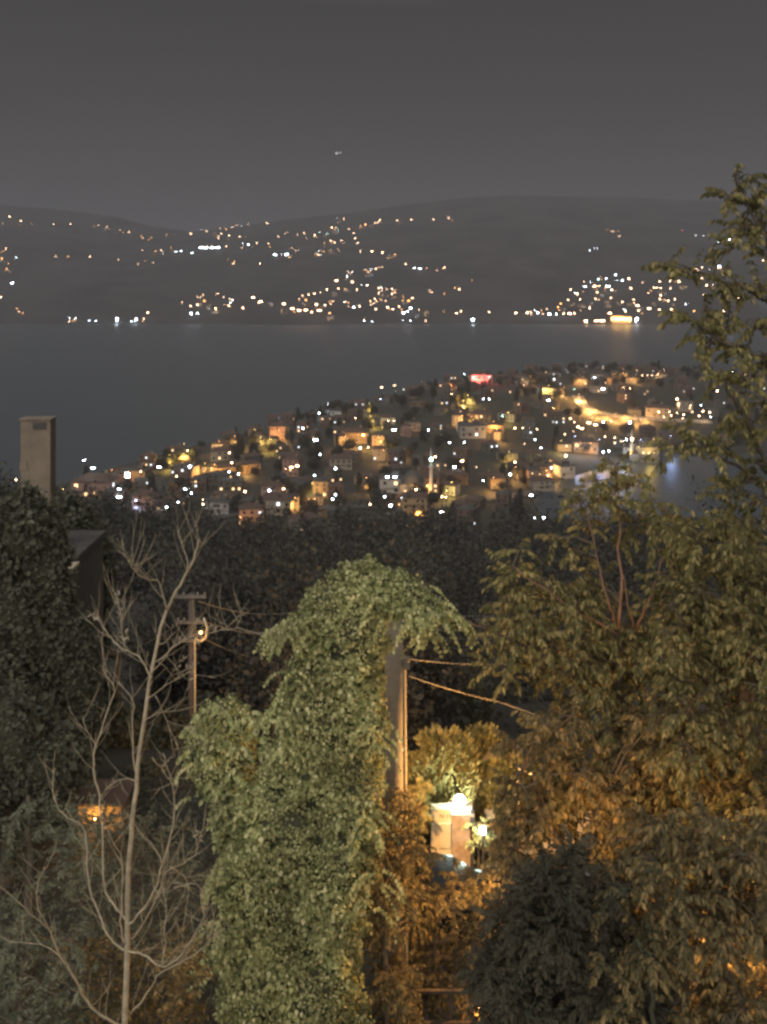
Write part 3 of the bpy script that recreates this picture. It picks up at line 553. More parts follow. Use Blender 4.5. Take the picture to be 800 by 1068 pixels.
# amber road that curves across the headland, on the ground
def road(name, pts, wd, mat, dz=.12, h=0):
    P = []
    for px, py in pts:
        x, y, g, _ = project(px, py, 0, False); P.append(Vector((x, y, 0)))
    Q = []
    for a, b_ in zip(P[:-1], P[1:]):
        n_ = max(2, int((b_-a).length/4)); Q += [a.lerp(b_, k/n_) for k in range(n_)]
    Q.append(P[-1]); mb = MB()
    L = []
    for k, q in enumerate(Q):
        d = (Q[min(k+1, len(Q)-1)]-Q[max(k-1, 0)]).normalized(); s = Vector((-d.y, d.x, 0))*wd/2
        L.append((q-s, q+s))
    for (a, b_), (c, d) in zip(L[:-1], L[1:]): mb.poly([(p_.x, p_.y, hgt(p_.x, p_.y)+dz+.35) for p_ in (a, b_, d, c)])
    return tag(mb.obj(name, mat), kind='structure')
road('road', [(602, 413), (608, 424), (622, 431), (640, 435), (660, 437), (684, 438), (710, 440), (742, 441)], 8, M['concrete'])
road('road', [(20, 520), (80, 535), (170, 552), (260, 535), (350, 530), (440, 532), (520, 520), (560, 515)], 6, M['asphalt'])

# ------------------------------------------------------------------ trees of the town and the wooded slope
def shell_leaves(C, R, n, size, rg, up=.3, droop=.0, inner=.75):
    """leaf clumps on and in an ellipsoid"""
    u = rg.normal(size=(n, 3)); u /= np.linalg.norm(u, axis=1, keepdims=True)
    rad = rg.uniform(inner, 1.08, (n, 1)); b = 1+.18*np.sin(u[:, :1]*5+C[0])+.15*np.sin(u[:, 2:]*7+u[:, 1:2]*4+C[1])
    P = np.asarray(C)+u*np.asarray(R)*rad*b
    A = u*.5+rg.normal(size=(n, 3))*.7; A[:, 2] -= droop; Nn = u+rg.normal(size=(n, 3))*.5; Nn[:, 2] += up
    L = rg.uniform(.7, 1.3, n)*size; return P, A, Nn, L, L*rg.uniform(.5, .8, n)
tree_cache = []
for k in range(5):
    rg = np.random.default_rng(50+k); H = [5, 6.5, 8, 7, 9][k]; w = [2.6, 3.0, 3.4, 2.2, 1.4][k]
    A_ = [shell_leaves((rg.uniform(-.5, .5)*w, rg.uniform(-.5, .5)*w, H*rg.uniform(.5, .75)), (w*.7, w*.7, H*.28 if k < 4 else H*.42), 160, .75, rg) for _ in range(4)]
    P, A, Nn, L, Wd = [np.concatenate([a[i] for a in A_]) for i in range(5)]
    tm = MB(); tm.tube([(0, 0, -1), (.05, 0, H*.4), (0, .1, H*.75)], [.25, .18, .06], 6)
    tree_cache.append((leaves_mesh('crown', P, A, Nn, L, Wd, LEAF['far']), tm.mesh('trunk', M['bark'])))
def town_tree(x, y, g, k, s, label, group):
    e = empty('tree', (x, y, g), rnd.uniform(0, 6), label, 'tree', group); e.scale = (s, s, s)
    link(bpy.data.objects.new('crown', tree_cache[k][0]), e); link(bpy.data.objects.new('trunk', tree_cache[k][1]), e); return e
for px, py, k, s, lab in [(177,468,2,.9,'round tree lit yellow on the left shore'),(386,424,1,1.0,'small tree lit yellow below the skyline, left of centre'),(485,410,4,1.4,'tall narrow tree lit bright yellow under the red lit block'),(471,500,1,.7,'little bush-like tree lit yellow in the lower town'),(555,490,4,.6,'small upright tree lit yellow near the cove'),(267,446,1,1.0,'tree lit yellow beside the ochre skyline block'),(573,397,4,.8,'narrow tree glowing yellow on the right crest')]:
    x, y, g, hh = project(px, py, 6*s, False); town_tree(x, y+3, g, k, s, lab, None)
items = []
i = 0; tries = 0
for (qx, qy) in pools:
    x, Y = qx+rnd.choice((-1, 1))*rnd.uniform(2.5, 4.5), qy+rnd.uniform(1, 4); g = hgt(x, Y); k = rnd.randrange(5)
    if g > 1 and free(x, Y, 0): placed.append((x, Y, 2)); items.append((CX+x/Y*F, HY-(g-CAMH)/Y*F, town_tree(x, Y, g, k, rnd.uniform(.6, .9), '', 'dark trees of the near town'), 'lamplit')); i += 1
while i < 285 and tries < 9000:
    tries += 1
    Y = rnd.uniform(350, 960); px = rnd.uniform(10, 810); x = (px-CX)/F*Y; g = hgt(x, Y)
    if g < 1.2 or not free(x, Y, .8): continue
    placed.append((x, Y, 1.5)); k = rnd.randrange(5); items.append((px, HY-(g-CAMH)/Y*F, town_tree(x, Y, g, k, rnd.uniform(.7, 1.2), '', 'dark trees of the near town'), ['small dark', 'dark', 'large dark', 'dark upright', 'tall narrow dark'][k])); i += 1

number_all(items, 'tree')
# wooded slope between the gardens and the town: one mass
rg = np.random.default_rng(3); parts = []; core = MB()
n_ = 0
for _ in range(3600):
    Y = rg.uniform(36, 300) if _ % 5 else rg.uniform(31, 62); px = rg.uniform(-60, 900) if _ % 5 else rg.uniform(60, 420); x = (px-CX)/F*Y; g = hgt(x, Y)
    if g < 2.5 or n_ >= 640: continue
    if Y < 110 and px < 170: continue
    if rg.uniform() > .55+.5*Y/340 or (Y < 60 and px > 560): continue
    n_ += 1; R = rg.uniform(1.8, 4.8)*(1+.15*(Y > 150)); H = R*rg.uniform(1.0, 1.8)*(1+.4*(rg.uniform() < .15 and Y < 240))
    if Y < 75: R *= .8; H *= .7
    if Y < 42 and 120 < px < 280: continue
    parts.append(shell_leaves((x, Y, g+H*.75), (R, R, H*.8), 1100 if Y < 75 else 560 if Y < 130 else 300, .12+Y/330, rg, inner=.35)); (core if Y > 75 else MB()).lathe((x, Y, g+H*.75), [(.05, -H*.55), (R*.45, -H*.3), (R*.55, 0), (R*.4, H*.35), (.05, H*.5)], 7)
P, A, Nn, L, Wd = [np.concatenate([a[i] for a in parts]) for i in range(5)]
wood = link(bpy.data.objects.new('woodland', leaves_mesh('woodland', P, A, Nn, L, Wd, LEAF['far'])))
tag(wood, 'dark wooded slope between the gardens and the lit town', 'woodland', kind='stuff')

# ------------------------------------------------------------------ the tall house with the chimney, left
def wbox(mb, px0, px1, py0, py1, Y, depth):
    """box whose front face fills this pixel rectangle at distance Y"""
    a = W(px0, py0, Y); b_ = W(px1, py1, Y)
    mb.box(((a.x+b_.x)/2, Y+depth/2, (a.z+b_.z)/2), (abs(b_.x-a.x), depth, abs(a.z-b_.z))); return mb
hx, hy = -13.6, 35.0
e = empty('chimney_house', (hx, hy, 82.5), 0, 'dark house behind the trees at left carrying a tall pale chimney', 'house')
mb = MB(); mb.box((-1.2, 2, 3.0), (6.8, 4, 8.0)); mb.obj('wall', M['d_grey'], e)
mb = MB(); mb.box((-1.2, 2, 7.12), (7.0, 4.2, .2)); roof = mb.obj('roof', M['roof_grey'], e)
mb = MB(); mb.box((.46, 1.5, 9.6), (1.12, .6, 5.1)); mb.box((.46, 1.5, 12.17), (1.22, .7, .05)); mb.box((.01, 1.19, 10.4), (.28, .03, .3)); ch = mb.obj('chimney', M['chimney'], roof)
mb = MB(); mb.box((.62, 1.19, 11.93), (.5, .06, .24)); mb.obj('flue_opening', M['dark_metal'], ch)
mb = MB(); mb.box((2.0, -.45, 7.1), (1.0, .9, .10)); mb.obj('balcony_slab', M['cream'], e)
mb = MB(); mb.box((2.0, -.85, 4.2), (.95, .08, 1.0)); mb.obj('balcony_panel', M['w_grey'], e)
for wx, wz in ((1.3, 5.2), (1.3, 1.7), (-1.6, 5.2), (-1.6, 1.7)):
    mb = MB(); mb.box((wx, -.04, wz), (1.1, .1, 1.4)); w_ = mb.obj('window', M['glass'], e)
    mb = MB()
    for s in (-.59, .59): mb.box((wx+s, -.06, wz), (.08, .14, 1.56))
    mb.box((wx, -.06, wz+.74), (1.26, .14, .08)); mb.box((wx, -.08, wz-.74), (1.3, .2, .08)); mb.obj('frame', M['w_cream'], w_)

# ------------------------------------------------------------------ street furniture round the lamp
def crossarm_pole(name, px, py_top, py_bot, Y, rad, arms, label, lampbr=None):
    top = W(px, py_top, Y); g = hgt(top.x, Y); e = empty(name, (top.x, Y, g), 0, label, 'utility pole'); h = top.z-g
    mb = MB(); mb.tube([(0, 0, -.5), (0, 0, h*.5), (0, 0, h)], [rad*1.15, rad*1.05, rad], 12); mb.obj('pole', M['wood_pole'], e, True)
    for dz, half in arms:
        mb = MB(); mb.box((0, -rad-.05, h-dz), (half*2, .09, .1)); a = mb.obj('crossarm', M['steel'], e)
        for s in (-.9, -.45, .45, .9):
            mb = MB(); mb.lathe((s*half, -rad-.05, h-dz+.05), [(.02, 0), (.04, .03), (.03, .06), (.04, .08), (.02, .1)], 8); mb.obj('insulator', M['ceramic'], a, True)
    return e, h
e, h = crossarm_pole('utility_pole', 200, 619, 730, 34, .13, [(.05, .55), (.95, .5), (1.6, .45)], 'slim utility pole with three crossarms behind the bare tree')
mb = MB(); mb.tube([(.15, -.2, h-4.9), (.15, -.2, h-1.55), (.2, -.2, h-1.5)], .035, 8); mb.obj('conduit', M['cream'], e)
mb = MB(); mb.tube([(.15, -.2, h-1.55), (.4, -.25, h-1.6), (.56, -.3, h-1.45), (.6, -.3, h-1.1), (.48, -.3, h-.75)], [.03, .04, .05, .05, .03], 8); br = mb.obj('lamp_bracket', M['cream'], e, True)
mb = MB(); mb.ball((.38, -.3, h-1.28), .05, 8); mb.obj('bulb', M['b_orange'], br, True)
point((.34, -.6, h-1.45), 10, LC['orange'], .06, e); point((.55, -.5, h-2.9), 10, LC['orange'], .06, e)
crossarm_pole('utility_pole', 123, 677, 760, 40, .12, [(.1, .4)], 'short dim utility pole behind the upper twigs of the bare tree')

# near pole with a conduit up its side, half covered by the creeper
top = W(411, 630, 17); g = hgt(top.x, 17)
e = empty('utility_pole', (top.x, 17, g), 0, 'stout concrete pole half wrapped in green creeper, conduit up its side', 'utility pole'); h = top.z-g
mb = MB(); mb.tube([(0, 0, -.5), (0, 0, h*.5), (0, 0, h)], [.20, .18, .16], 16); mb.obj('pole', M['concrete'], e, True)
mb = MB(); mb.tube([(.225, -.04, .2), (.205, -.04, h*.55), (.185, -.04, h-.9)], .028, 8); mb.obj('conduit', M['cream'], e)
mb = MB(); mb.box((.22, -.05, h-1.05), (.12, .1, .14)); mb.lathe((.24, -.08, h-1.0), [(.03, 0), (.05, .05), (.03, .1)], 8); mb.obj('bracket', M['ceramic'], e)
for dz in (2.4, 3.6):
    mb = MB(); mb.lathe((0, 0, h-dz), [(.172, 0), (.176, .02), (.172, .05)], 16); mb.obj('clamp', M['steel'], e)

def wire(label, pts, sag, rad, n=24, mat='cable'):
    P = [W(*p) for p in pts]; mb = MB(); L = []
    for a, b_ in zip(P[:-1], P[1:]):
        for k in range(n+1):
            t_ = k/n; q = a.lerp(b_, t_); q.z -= sag*4*t_*(1-t_); L.append(q)
    mb.tube(L, rad, 5); return tag(mb.obj('overhead_wire', M[mat], None, True), label, 'wire', 'overhead wires')
wire('lit wire slanting down to the right from the creeper covered pole', [(426, 705, 17), (520, 732, 19.5), (700, 790, 26)], .03, .008)
wire('thin level wire leaving the creeper covered pole to the right', [(424, 687, 17.2), (560, 689, 24), (820, 694, 34)], .1, .008)
wire('wire threading through the middle tree towards the right edge', [(560, 670, 15), (700, 688, 12.2), (860, 728, 10)], .05, .008)
wire('topmost dim wire from the far pole towards the creeper', [(207, 627, 33.8), (330, 632, 40), (620, 636, 55)], .4, .012)
wire('second dim wire from the far pole towards the creeper', [(207, 646, 33.8), (330, 655, 40), (620, 660, 55)], .4, .012)
wire('lowest dim wire from the far pole towards the creeper', [(207, 663, 33.8), (330, 690, 40), (620, 700, 55)], .4, .012)
wire('dim wire from the far pole leftwards behind the bare tree', [(192, 646, 33.8), (124, 679, 39.8), (-60, 700, 50)], .2, .010)

# stone gate pillar with a lamp on it, cabinet beside it
P0 = W(481, 845, 27.2); g = 83.4
e = empty('gate_pillar', (P0.x, 27.2, g), 0, 'stone gate pillar with a bright cold lamp on its cap', 'pillar'); h = P0.z-g
mb = MB(); mb.box((0, 0, h/2-.15), (.60, .6, h+.3)); mb.obj('shaft', M['stone'], e)
mb = MB(); mb.box((0, 0, h+.03), (.68, .68, .07)); cap = mb.obj('cap', M['stone'], e)
mb = MB(); mb.lathe((-.05, -.05, h+.065), [(.10, 0), (.07, .03), (.05, .12)], 12); lp = mb.obj('lamp_base', M['dark_metal'], e)
mb = MB(); mb.ball((-.05, -.05, h+.28), .16, 12); mb.obj('lamp_globe', glow('globe_white', (.80, 1, .93), 120), lp, True)
point((-.05, -.35, h+.55), 90, (.70, 1, .86), .12, e)
x0 = W(460, 869, 26.9)
e = empty('meter_cabinet', (x0.x, 26.9, g), 0, 'cream metal cabinet with small dark letters left of the gate pillar', 'cabinet'); hc = W(0, 843, 26.9).z-g
mb = MB(); mb.box((0, .1, hc/2), (.56, .3, hc)); mb.obj('housing', M['cream'], e)
mb = MB(); mb.box((.10, -.08, hc-.72), (.32, .06, .68)); mb.obj('door_panel', M['panel'], e)
def text(body, loc, size, parent, mat):
    c = bpy.data.curves.new('lettering', 'FONT'); c.body = body; c.size = size; c.extrude = .004; c.align_x = 'CENTER'
    tmp = link(bpy.data.objects.new('lettering_curve', c)); me = bpy.data.meshes.new_from_object(tmp.evaluated_get(bpy.context.evaluated_depsgraph_get())); bpy.data.objects.remove(tmp)
    c = me; c.name = 'lettering'; o = bpy.data.objects.new('lettering', me); link(o, parent); o.location = loc; o.rotation_euler = (math.pi/2, 0, 0); c.materials.clear(); c.materials.append(mat); return o
text('N 11', (.12, -.056, hc-.24), .17, e, M['ink'])
# gate post and wall behind
xp = W(492, 880, 27.0)
e = empty('gate_post', (xp.x, 26.95, g), 0, 'slim dark metal gate post right of the stone pillar', 'post')
mb = MB(); mb.box((0, 0, .7), (.11, .11, 1.9)); mb.obj('post', M['dark_metal'], e)
mb = MB(); mb.lathe((0, 0, 1.65), [(.07, 0), (.07, .03), (.03, .08)], 8); mb.obj('cap', M['dark_metal'], e)
e = empty('garden_wall', (0, 27.6, g), 0, 'rubble garden wall glowing amber behind creeper, left of the gate', 'wall')
mb = MB(); mb.box((-2.2, .2, .65), (4.6, .4, 1.9)); mb.obj('masonry', M['rubble'], e)
mb = MB(); mb.box((-2.2, .2, 1.63), (4.7, .5, .08)); mb.obj('coping', M['concrete'], e)
e = empty('garden_wall', (0, 27.6, g), 0, 'low rubble garden wall running right from the gate post', 'wall')
mb = MB(); mb.box((8.0, .2, .35), (10, .4, 1.3)); mb.obj('masonry', M['rubble'], e)
mb = MB(); mb.box((8.0, .2, 1.03), (10.1, .5, .08)); mb.obj('coping', M['concrete'], e)
# bulkhead lamp in the leaves right of the pillar
xb = W(504, 866, 26.6)
e = empty('garden_lamp', (xb.x, 26.6, g), 0, 'small cold white garden lamp shining through green leaves right of pillar', 'lamp')
mb = MB(); mb.tube([(0, 0, -.1), (0, 0, xb.z-g-.1)], .03, 8); mb.obj('pole', M['dark_metal'], e)
mb = MB(); mb.ball((0, 0, xb.z-g), .10, 10); mb.obj('globe', glow('globe_cool', (.8, .95, 1), 30), e, True)
point((0, -.35, xb.z-g+.1), 35, (.75, 1, .85), .1, e)

# amber lamps out of view; the low ones are added to light leaves and fence
def sodium(px, py, Y, power, arm, label, aim=None):
    p_ = W(px, py, Y); g = hgt(p_.x, Y); e = empty('unseen_sodium_lamp', (p_.x, Y, g), 0, label, 'street lamp'); h = p_.z-g
    mb = MB(); mb.tube([(-arm, .5, -.5), (-arm, .5, h-.6), (-arm*.8, .4, h+.05), (0, 0, h+.12)], [.08, .06, .045, .035], 8); mb.obj('pole', M['steel'], e, True)
    mb = MB(); mb.lathe((0, 0, h), [(.16, 0), (.15, .08), (.06, .16)], 12, 1, .7); hd = mb.obj('lamp_head', M['steel'], e, True)
    mb = MB(); mb.ball((0, 0, h-.02), .09, 8, .6); mb.obj('bulb', M['b_orange'], hd, True)
    if aim is None: point((0, 0, h-.22), power, (1, .50, .14), .12, e)
    else:
        d = bpy.data.lights.new('lamp_light', 'SPOT'); d.energy = power; d.color = (1, .50, .14); d.shadow_soft_size = .12; d.spot_size = math.radians(110); d.spot_blend = .5
        o = link(bpy.data.objects.new('lamp_light', d), e); o.location = (0, 0, h-.22); o.rotation_euler = (Vector(aim)-p_).to_track_quat('-Z', 'Y').to_euler()
sodium(410, 800, 23.3, 5200, -.1, 'amber street lamp hidden straight behind the stout pole', (1.3, 28.8, 86.3))
sodium(560, 815, 17.0, 1500, .3, 'amber street lamp hidden inside the middle tree')
sodium(610, 925, 9.8, 230, .1, 'added low amber lamp behind the dark shrub')
sodium(752, 960, 9.9, 160, .1, 'added low amber lamp in the lower right foliage')
sodium(500, 1046, 18.5, 30, .2, 'added low amber lamp behind the shrub over the fence')

# small shed with an amber lit wall, lower left
p_ = W(104, 852, 28); g = hgt(p_.x, 28)
e = empty('garden_shed', (p_.x, 28, g), 0, 'small shed behind the bare tree with its wall top lit amber', 'shed'); h = p_.z-g+.42
mb = MB(); mb.box((0, .5, h/2-.2), (1.25, 1.0, h+.2)); mb.obj('wall', M['w_ochre'], e)
mb = MB(); mb.box((0, .45, h+.05), (1.6, 1.3, .07), rx=.05); mb.obj('roof', M['tin'], e)
mb = MB(); mb.box((.2, -.02, h-1.5), (.7, .05, 1.3)); d = mb.obj('door', M['fence'], e)
mb = MB(); mb.box((.45, -.06, h-1.5), (.05, .05, .12)); mb.obj('handle', M['steel'], d)
mb = MB(); mb.box((-.1, -.08, h-.42), (.12, .1, .08)); lf = mb.obj('wall_lamp', M['dark_metal'], e)
mb = MB(); mb.ball((-.1, -.14, h-.42), .035, 8); mb.obj('bulb', M['b_orange'], lf, True)
point((-.1, -.3, h-.36), 60, (1, .5, .1), .05, e)

# ------------------------------------------------------------------ dark car, only its roof shows over the shrubs
M['car'].node_tree.nodes['Principled BSDF'].inputs['Specular IOR Level'].default_value = .3
def car(x, y, g, label):
    e = empty('parked_car', (x, y, g), 0, label, 'car')
    prof = [(-2.15, .35), (-2.2, .75), (-2.1, 1.0), (-1.9, 1.08), (-1.45, 1.5), (-1.0, 1.62), (.1, 1.64), (.75, 1.52), (1.35, 1.08), (2.0, .95), (2.2, .75), (2.2, .35)]
    mb = MB(); n = len(prof); hw = .86
    def ring(s, k): return [(px_, s*hw*(k if z > 1.09 else 1), z-(0 if k == 1 else .0)) for px_, z in prof]
    rows = [(-1, .80, 1.0), (-.92, .84, 1.0), (0, .84, 1.01), (.92, .84, 1.0), (1, .80, 1.0)]
    b0 = 0
    for s, k, zz in rows:
        for px_, z in prof: mb.v.append((px_*(1 if abs(s) < 1 else .985), s*hw*(k/.84 if z > 1.09 and abs(s) == 1 else 1)*(.86 if z > 1.2 else 1), z*zz if z > 1.2 else z))
    for r_ in range(len(rows)-1):
        for i_ in range(n-1): a = r_*n+i_; mb.addf((a, a+1, a+n+1, a+n))
        mb.addf((r_*n+n-1, r_*n, r_*n+n, r_*n+2*n-1))
    mb.addf(tuple(range(n-1, -1, -1))); mb.addf(tuple((len(rows)-1)*n+i_ for i_ in range(n)))
    mb.obj('body', M['car'], e)
    for s in (-1, 1):
        for pts in ([(-1.42, 1.12), (-.15, 1.12), (-.15, 1.53), (-1.1, 1.53)], [(-.05, 1.12), (1.15, 1.12), (.7, 1.46), (-.05, 1.53)]):
            mb = MB(); pts3 = [(a, s*.865 if b_ < 1.2 else s*.755, b_) for a, b_ in pts]; mb.poly(pts3 if s < 0 else pts3[::-1]); mb.obj('side_window', M['glass'], e)
        for a, nm, mt in ((2.12, 'headlight', 'ceramic'), (-2.14, 'tail_light', 'roof_red')):
            mb = MB(); mb.box((a, s*.62, .78), (.12, .34, .14)); mb.obj(nm, M[mt], e)
        mb = MB(); mb.box((.85, s*.98, 1.12), (.16, .2, .14)); mb.obj('wing_mirror', M['car'], e)
        for wx in (-1.35, 1.35):
            mb = MB()
            for k in range(20):
                t0 = 2*math.pi*k/20; mb.v.append((wx+.33*math.cos(t0), s*.74, .33+.33*math.sin(t0)))
            for k in range(20): t0 = 2*math.pi*k/20; mb.v.append((wx+.33*math.cos(t0), s*.90, .33+.33*math.sin(t0)))
            for k in range(20): mb.addf((k, (k+1) % 20, 20+(k+1) % 20, 20+k))
            mb.addf(tuple(range(20))); mb.addf(tuple(range(20, 40))); w_ = mb.obj('wheel', M['rubber'], e)
            mb = MB(); mb.box((wx, s*.905, .33), (.3, .02, .3), 0); mb.obj('rim', M['rim'], w_)
    mb = MB(); mb.poly([(.82, -.66, 1.50), (1.32, -.76, 1.12), (1.32, .76, 1.12), (.82, .66, 1.50)]); mb.obj('windscreen', M['glass'], e)
    return e
cr = car(W(452, 900, 24.2).x-.2, 24.3, 83.41, 'dark car with a glinting roof edge parked before the gate pillar')

# fence at the bottom, between the shrubs
Yf = 16.5; a = W(404, 1034, Yf); b_ = W(536, 1034, Yf); g = hgt(a.x, Yf)
e = empty('wooden_fence', (a.x, Yf, g), 0, 'brown wooden rail fence at the bottom among the shrubs', 'fence'); hf = a.z-g
mb = MB(); mb.box(((b_.x-a.x)/2, 0, hf), (b_.x-a.x, .06, .05)); mb.obj('rail', M['fence'], e)
mb = MB(); mb.box(((b_.x-a.x)/2, 0, hf-.55), (b_.x-a.x, .06, .05)); mb.obj('rail', M['fence'], e)
for k in range(5):
    mb = MB(); mb.box(((b_.x-a.x)*k/4, .055, hf/2-.1), (.07, .05, hf+.3)); mb.obj('post', M['fence'], e)

# far aircraft with its light on
p_ = W(353, 159.5, 5200)
e = empty('airliner', tuple(p_), .5, 'tiny pale aircraft in the cloudy sky above the hills', 'aircraft')
mb = MB(); mb.tube([(-20, 0, 0), (-17, 0, .5), (-8, 0, .6), (12, 0, .6), (20, 0, 1.6)], [.4, 2, 2.3, 2.2, .4], 10); mb.obj('fuselage', M['w_white'], e, True)
for s in (-1, 1):
    mb = MB(); mb.poly([(-4, s*1.5, 0), (3, s*1.5, 0), (9, s*18, 1.5), (6.5, s*18, 1.5)]); mb.poly([(-4, s*1.5, -.5), (3, s*1.5, -.5), (9, s*18, 1.2), (6.5, s*18, 1.2)]); mb.obj('wing', M['w_white'], e)
mb = MB(); mb.box((17, 0, 4.5), (4, .5, 6)); mb.obj('tail_fin', M['w_white'], e)
mb = MB(); mb.ball((-12, -2.6, -3), 6.0, 8); mb.obj('landing_light', glow('aircraft_light', (.8, .86, 1), 1.2), e, True)
mb = MB(); mb.ball((8, -2.4, 2), 5.0, 8); mb.obj('landing_light', glow('aircraft_light_dim', (.8, .86, 1), .8), e, True)

# ------------------------------------------------------------------ near plants
gr = np.random.default_rng(77); n = 90000
gx = gr.uniform(-1, 1, n); gy = 5+27*gr.uniform(0, 1, n)**.8; gx = gx*(gy*.45+1); keep = ~((gy > 22.2) & (gy < 26.6) & (gx > -3.6)); gx = gx[keep]; gy = gy[keep]; n = len(gx)
P = np.stack([gx, gy, np.array([hgt(a_, b_) for a_, b_ in zip(gx, gy)])+gr.uniform(0, .28, n)+.12*np.sin(gx*2.1)*np.sin(gy*1.7)], 1)
A = gr.normal(size=(n, 3))*.6; A[:, 2] += .5; L = gr.uniform(.05, .14, n); Nn = gr.normal(size=(n, 3))*.5; Nn[:, 2] += .7; Nn[:, 1] -= .5
tag(link(bpy.data.objects.new('ground_cover', leaves_mesh('ground_cover', P, A, Nn, L, L*.55, LEAF['dark']))), 'low dark weeds covering the slope under the shrubs', 'ground cover', kind='stuff')
def cat(parts): return [np.concatenate([a[i] for a in parts]) for i in range(5)]
def blob_leaves(blobs, Y, dens, size, rg, droop=.8, depth=.8, jit=.12, rag=.10, spread=1.0, shrink=1.0):
    """leaves hanging over a union of ellipsoids given in pixels (px, py, rx, rz[, dY])"""
    C = []; R = []
    for b_ in blobs:
        Yb = Y+(b_[4] if len(b_) > 4 else 0); c = W(b_[0], b_[1], Yb); C.append(c); R.append((b_[2]/F*Yb, min(b_[2], b_[3])/F*Yb*depth, b_[3]/F*Yb))
    C = np.array(C); R = np.array(R)*shrink; out = []
    for i_ in range(len(C)):
        area = 4*math.pi*((R[i_][0]*R[i_][1])**1.6+(R[i_][0]*R[i_][2])**1.6+(R[i_][1]*R[i_][2])**1.6)**(1/1.6)/3**(1/1.6)
        n = int(area*dens); u = rg.normal(size=(n, 3)); u /= np.linalg.norm(u, axis=1, keepdims=True)
        ph = i_*1.7; bump = 1+rag*(np.sin(u[:, 0]*9+ph)*np.sin(u[:, 2]*8+ph*2)+.7*np.sin(u[:, 1]*13+u[:, 2]*17+ph))
        rad = bump*(1-np.abs(rg.normal(size=n))*jit*spread+rg.uniform(0, .05, n)); P = C[i_]+u*R[i_]*rad[:, None]
        keep = (np.sin(P[:, 0]*7.1+P[:, 2]*3.3+ph)+np.sin(P[:, 2]*8.3-P[:, 0]*4.1)+np.sin(P[:, 1]*9+P[:, 2]*2.2) > -1.75) | (rg.uniform(size=n) < .25)
        for j in range(len(C)):
            if j != i_: keep &= (((P-C[j])/R[j])**2).sum(1) > .80
        P = P[keep]; u = u[keep]/R[i_]; u /= np.linalg.norm(u, axis=1, keepdims=True); n = len(P)
        A = rg.normal(size=(n, 3))*.75+u*.45; A[:, 2] -= droop; Nn = u+rg.normal(size=(n, 3))*.75; Nn[:, 2] += .45
        L = rg.uniform(.5, 1.45, n)*size*(1+.25*np.sin(P[:, 2]*3+P[:, 0]*4)); out.append((P, A, Nn, L, L*rg.uniform(.6, .95, n)))
    return cat(out), C, R
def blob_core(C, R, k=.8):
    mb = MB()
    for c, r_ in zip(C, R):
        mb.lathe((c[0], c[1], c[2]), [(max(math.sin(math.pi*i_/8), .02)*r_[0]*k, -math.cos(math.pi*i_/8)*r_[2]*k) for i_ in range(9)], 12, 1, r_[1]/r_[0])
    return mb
def strand(p0, length, d0, drop, n, rg_):
    """arching, drooping shoot"""
    p = Vector(p0); d = Vector(d0).normalized(); L = [p.copy()]
    for k in range(n):
        d = (d+Vector((rg_.gauss(0, .12), rg_.gauss(0, .12), -drop/n+rg_.gauss(0, .06)))).normalized(); p = p+d*(length/n); L.append(p.copy())
    return L
def shoots(starts, rg_, rg, length, drop, leaf, mbk, rad=.006, pairs=9, hang=.7, wid=.38, up=.35):
    """shoots with leaves in rows along both sides, hanging"""
    Ps = []; As = []; Ns = []; Ls = []
    for p0, d0 in starts:
        ln = length*rg_.uniform(.6, 1.25); L = strand(p0, ln, d0, drop, 6, rg_)
        if mbk is not None: mbk.tube(L, [rad*(1-.8*k/6) for k in range(7)], 4, False)
        for k in range(pairs):
            t_ = (k+.8)/pairs*6; i_ = min(int(t_), 5); q = L[i_].lerp(L[i_+1], t_-i_); d = (L[i_+1]-L[i_]).normalized()
            s = d.cross(Vector((0, 0, 1))); s = s.normalized() if s.length > .01 else Vector((1, 0, 0))
            for sg in (-1, 1):
                a = d*.45+s*sg*rg_.uniform(.3, .8)+Vector((0, 0, -hang*rg_.uniform(.6, 1.3)))
                Ps.append(q); As.append(a); Ns.append(Vector((rg_.gauss(0, .35), -.4+rg_.gauss(0, .35), up+.5*rg_.random()))); Ls.append(leaf*rg_.uniform(.65, 1.25)*(1-.3*abs(k/pairs-.5)))
    n = len(Ps); L = np.array(Ls); return (np.array([tuple(v) for v in Ps]), np.array([tuple(v) for v in As]), np.array([tuple(v) for v in Ns]), L, L*rg.uniform(wid*.8, wid*1.2, n))

# creeper covered tree in the middle
rg = np.random.default_rng(5)
IVY = [(378, 618, 42, 34), (345, 634, 30, 28), (318, 648, 18, 11), (300, 656, 13, 7), (415, 620, 34, 26), (440, 632, 24, 15), (458, 641, 14, 8), (436, 650, 14, 12), (360, 660, 44, 42), (385, 668, 22, 40), (350, 700, 44, 44), (310, 705, 12, 24), (338, 745, 50, 50), (375, 740, 30, 60), (325, 800, 52, 60), (362, 815, 40, 70),
       (300, 860, 60, 62), (350, 880, 46, 70), (275, 930, 48, 62), (335, 950, 54, 70), (270, 1010, 46, 70), (328, 1030, 50, 70), (285, 1100, 55, 70), (345, 1100, 48, 70)]
(Pv, A, Nn, L, Wd), C, R = blob_leaves(IVY, 15.6, 2000, .060, rg, rag=.2, jit=.16, shrink=.88)
e = empty('creeper_covered_tree', (W(340, 900, 15.8).x, 15.8, hgt(-.9, 15.8)), 0, 'tall green mass of creeper draped over a tree beside the stout pole', 'tree')
def child_obj(name, me, parent):
    o = link(bpy.data.objects.new(name, me), parent); o.matrix_parent_inverse = Matrix.Translation(-parent.location); return o
cr_ = child_obj('creeper', leaves_mesh('creeper', Pv, A, Nn, L, Wd, LEAF['ivy'], .15), e)
rr = random.Random(4); st = []
